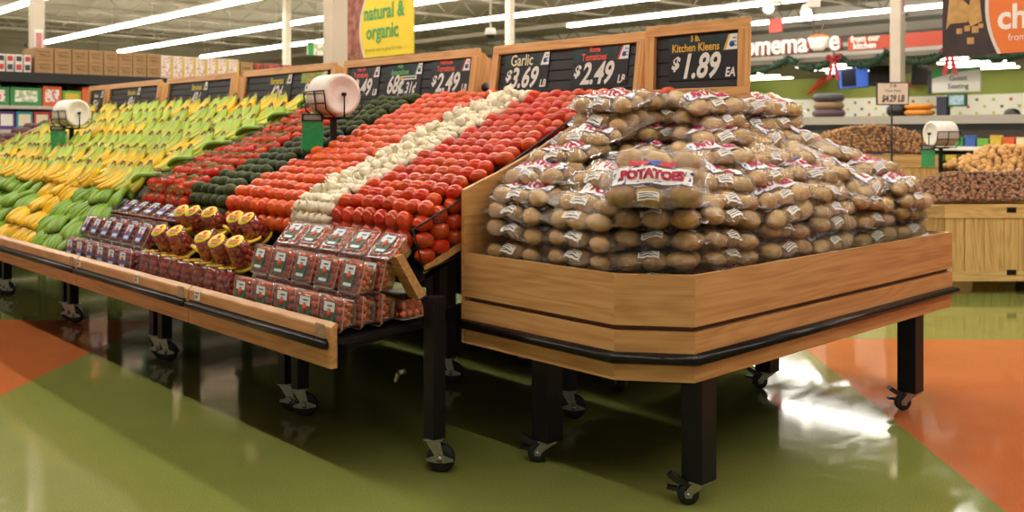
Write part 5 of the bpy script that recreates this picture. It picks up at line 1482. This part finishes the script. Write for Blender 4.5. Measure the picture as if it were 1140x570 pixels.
t = thing('till_screen', 'small lit till screen with green border on the deli ledge', 'screen', (-6.22, 15.3, 1.831), (0, 0, -.1))
part('stand', MB().box(-.19, -.03, -.05, .08, 0, .30).mesh('stand', mat('till_navy', '#23283a', .5)), t); part('casing', MB().box(-.02, .27, -.03, .03, .14, .34).mesh('casing', mat('till_green', '#1f5030', .5)), t); part('screen', MB().box(.01, .24, -.034, -.03, .165, .315).mesh('screen', mat('screen_lit', '#8aa0a8', .3, emit=.5, noise=.5, nscale=18)), t)
thing('price_ticket', 'small blue ticket at the right end of the deli ledge', 'ticket', (-4.95, 15.05, 1.831), me=MB().box(-.09, .09, 0, .01, 0, .10).mesh('price_ticket', cm['blue']))
thing('dark_bowl', 'small dark upturned bowl near the blue ticket on the deli ledge', 'bowl', (-5.3, 15.3, 1.831), me=MB().lathe([(.12, 0), (.10, .06), (.05, .09), (0, .095)], 18, cap=False).mesh('dark_bowl', black_plastic))
# screens and signs over the counter
def screen(x, y, z, w, h, label, m, rot, cat='screen'):
    t = thing('menu_screen', label, cat, (x, y, z), rot, 'menu screens over the deli')
    part('casing', MB().box(-w/2, w/2, 0, .08, 0, h, bev=.01).mesh('casing', black_plastic), t); part('display', MB().box(-w/2+.02, w/2-.02, -.004, 0, .02, h-.02).mesh('display', m), t)
    part('bracket', MB().tube([(0, .06, h), (0, .06, 3.17-z)], .02, 6).mesh('bracket', black_metal), t)
    return t
t = screen(-11.13, 21.8, 2.64, .70, .50, 'tilted menu screen showing blue, left of the other deli screens', mat('screen_blue', '#3f62b8', .3, emit=.8), (0, -.06, .55)); part('dark_panel', MB().box(-.27, .06, -.008, -.004, .05, .46).mesh('dark_panel', mat('screen_navy', '#1a2036', .3)), t)
screen(-10.40, 21.8, 2.66, .66, .50, 'black menu screen just left of the column over the deli', mat('screen_off', '#191516', .2), (0, .02, .5)); screen(-9.55, 21.8, 2.66, .36, .50, 'narrow black menu screen right of the column over the deli', mat('screen_off_brown', '#2a2420', .2), (0, .05, .5))
t = thing('seating_sign', 'green topped white hanging sign reading Guest Seating', 'hanging sign', (-8.25, 20.6, 2.42))
part('panel', MB().box(-.50, .50, 0, .04, 0, .50, bev=.01).mesh('panel', mat('seating_white', '#d9d4c8', .5)), t)
arc = [(-.5+.08*q*1.25, .30+.16*math.sin(PI/2*q/10)) for q in range(11)]
part('green_top', MB().prism([(-.5, .5)]+arc+[(.5, .5)], 'y', -.004, 0).mesh('green_top', gr_ink), t); part('lettering', text_mesh('Guest', .15, ink_black, off=.002), t, (.05, -.005, .25)); part('lettering', text_mesh('Seating', .15, ink_black, off=.002), t, (.05, -.005, .08))
part('side_edge', MB().box(-.58, -.51, 0, .08, -.02, .48).mesh('side_edge', black_plastic), t)
b = MB()
for s in (-.4, .4): b.tube([(s, .02, .5), (s, .02, .79)], .008, 5)
part('hanger', b.mesh('hanger', steel), t)
pep = MB(); pep.tube([(-.62, 0, -.30), (-.50, 0, -.22), (-.2, 0, .02), (.12, 0, .26), (.25, 0, .30)], [.015, .05, .11, .13, .07], 10)
t = thing('chilli_sign', 'red chilli shaped decoration on the green deli wall', 'wall decoration', (-14.05, 25.80, 3.0), me=pep.mesh('chilli_sign', mat('chilli_red', '#d8502e', .45)))
pep = MB(); pep.tube([(-.35, 0, -.06), (-.1, 0, .02), (.2, 0, .12), (.42, 0, .2)], [.06, .10, .1, .03], 10)
t = thing('chilli_sign', 'short red wall decoration left of the Guest Seating sign', 'wall decoration', (-11.3, 25.80, 2.92), me=pep.mesh('chilli_sign', mat('chilli_red_short', '#d05038', .45)))
# ceiling mounted details
for k, (x, y, z) in enumerate(((-9.8, 15.85, 3.98), (-9.32, 16.37, 3.9))):
    t = thing('spot_lamp', ('white track spot lamp nearest the top edge, above the price board', 'white track spot lamp just right of the other one')[k], 'spot lamp', (x, y, z), (0, 0, .6), 'white spot lamps')
    part('head', MB().lathe([(.10, -.16), (.11, -.14), (.07, .06), (.0, .08)], 16, 0, Matrix.Rotation(-.9, 4, 'X'), cap=False).mesh('head', fix_m), t); part('lens', MB().lathe([(0, -.155), (.095, -.155), (.095, -.15), (0, -.15)], 16, 0, Matrix.Rotation(-.9, 4, 'X'), cap=False).mesh('lens', mat('spot_lens', '#fff4e0', .3, emit=8)), t)
    part('box', MB().box(.02, .26, -.08, .08, .02, .20, bev=.01).mesh('box', fix_m), t); part('rod', MB().tube([(.14, 0, .2), (.14, 0, CZ-z)], .015, 6).mesh('rod', fix_m), t)
t = thing('aisle_sign', 'small red hanging tag beside the homemade lettering', 'hanging sign', (-9.74, 16.0, 3.46)); part('plate', MB().box(-.14, .14, 0, .03, 0, .26).mesh('plate', mat('tag_red', '#d0554a', .5)), t); part('rod', MB().tube([(0, .015, .26), (0, .015, CZ-3.42)], .012, 6).mesh('rod', fix_m), t)
t = thing('security_camera', 'small white dome camera hanging on a thin rod by the slim column', 'camera', (-13.39, 12.04, 3.33)); part('housing', MB().lathe([(.0, .22), (.09, .2), (.11, .1), (.10, .08)], 16, cap=False).mesh('housing', fix_m), t); part('dome', MB().ball((0, 0, .09), (.095, .095, .09), 14, 8).mesh('dome', black_plastic), t); part('rod', MB().tube([(0, 0, .2), (0, 0, CZ-3.33)], .02, 6).mesh('rod', fix_m), t)
t = thing('aisle_banner', 'green and yellow aisle banner above the dark red cases', 'hanging sign', (-15.6, 9.6, 3.02)); part('panel', MB().box(-.02, .02, -.17, .17, 0, .24).mesh('panel', pr_g), t); part('green_edge', MB().box(.02, .026, -.17, -.05, 0, .24).mesh('green_edge', gr_ink), t); part('rod', MB().tube([(0, 0, .24), (0, 0, CZ-3.02)], .01, 6).mesh('rod', steel), t)
# ------------------------------------------------------------------ world, camera, view
w = bpy.data.worlds.new('World'); scene.world = w; w.use_nodes = True
bg = w.node_tree.nodes['Background']; bg.inputs['Color'].default_value = (1, .93, .82, 1); bg.inputs['Strength'].default_value = .38
cam = bpy.data.cameras.new('Camera'); co = bpy.data.objects.new('Camera', cam); COL.objects.link(co)
co.location = (0, 0, 1.543); co.rotation_euler = (PI/2, 0, rad(46.75))
cam.sensor_width = 36; cam.lens = 1063/1140*36; cam.shift_y = -136/1140
cam.clip_start = .05; cam.clip_end = 200
cam.dof.use_dof = True; cam.dof.focus_distance = 4.6; cam.dof.aperture_fstop = 2.6
scene.camera = co
scene.view_settings.view_transform = 'Standard'; scene.view_settings.look = 'None'; scene.view_settings.exposure = 0; scene.view_settings.gamma = 1
scene.view_settings.use_curve_mapping = False
cy = scene.cycles
cy.max_bounces = 10; cy.diffuse_bounces = 4; cy.glossy_bounces = 4; cy.transparent_max_bounces = 40; cy.transmission_bounces = 4
cy.use_denoising = True; cy.sample_clamp_indirect = 6; cy.caustics_reflective = False; cy.caustics_refractive = False
cy.use_light_tree = True
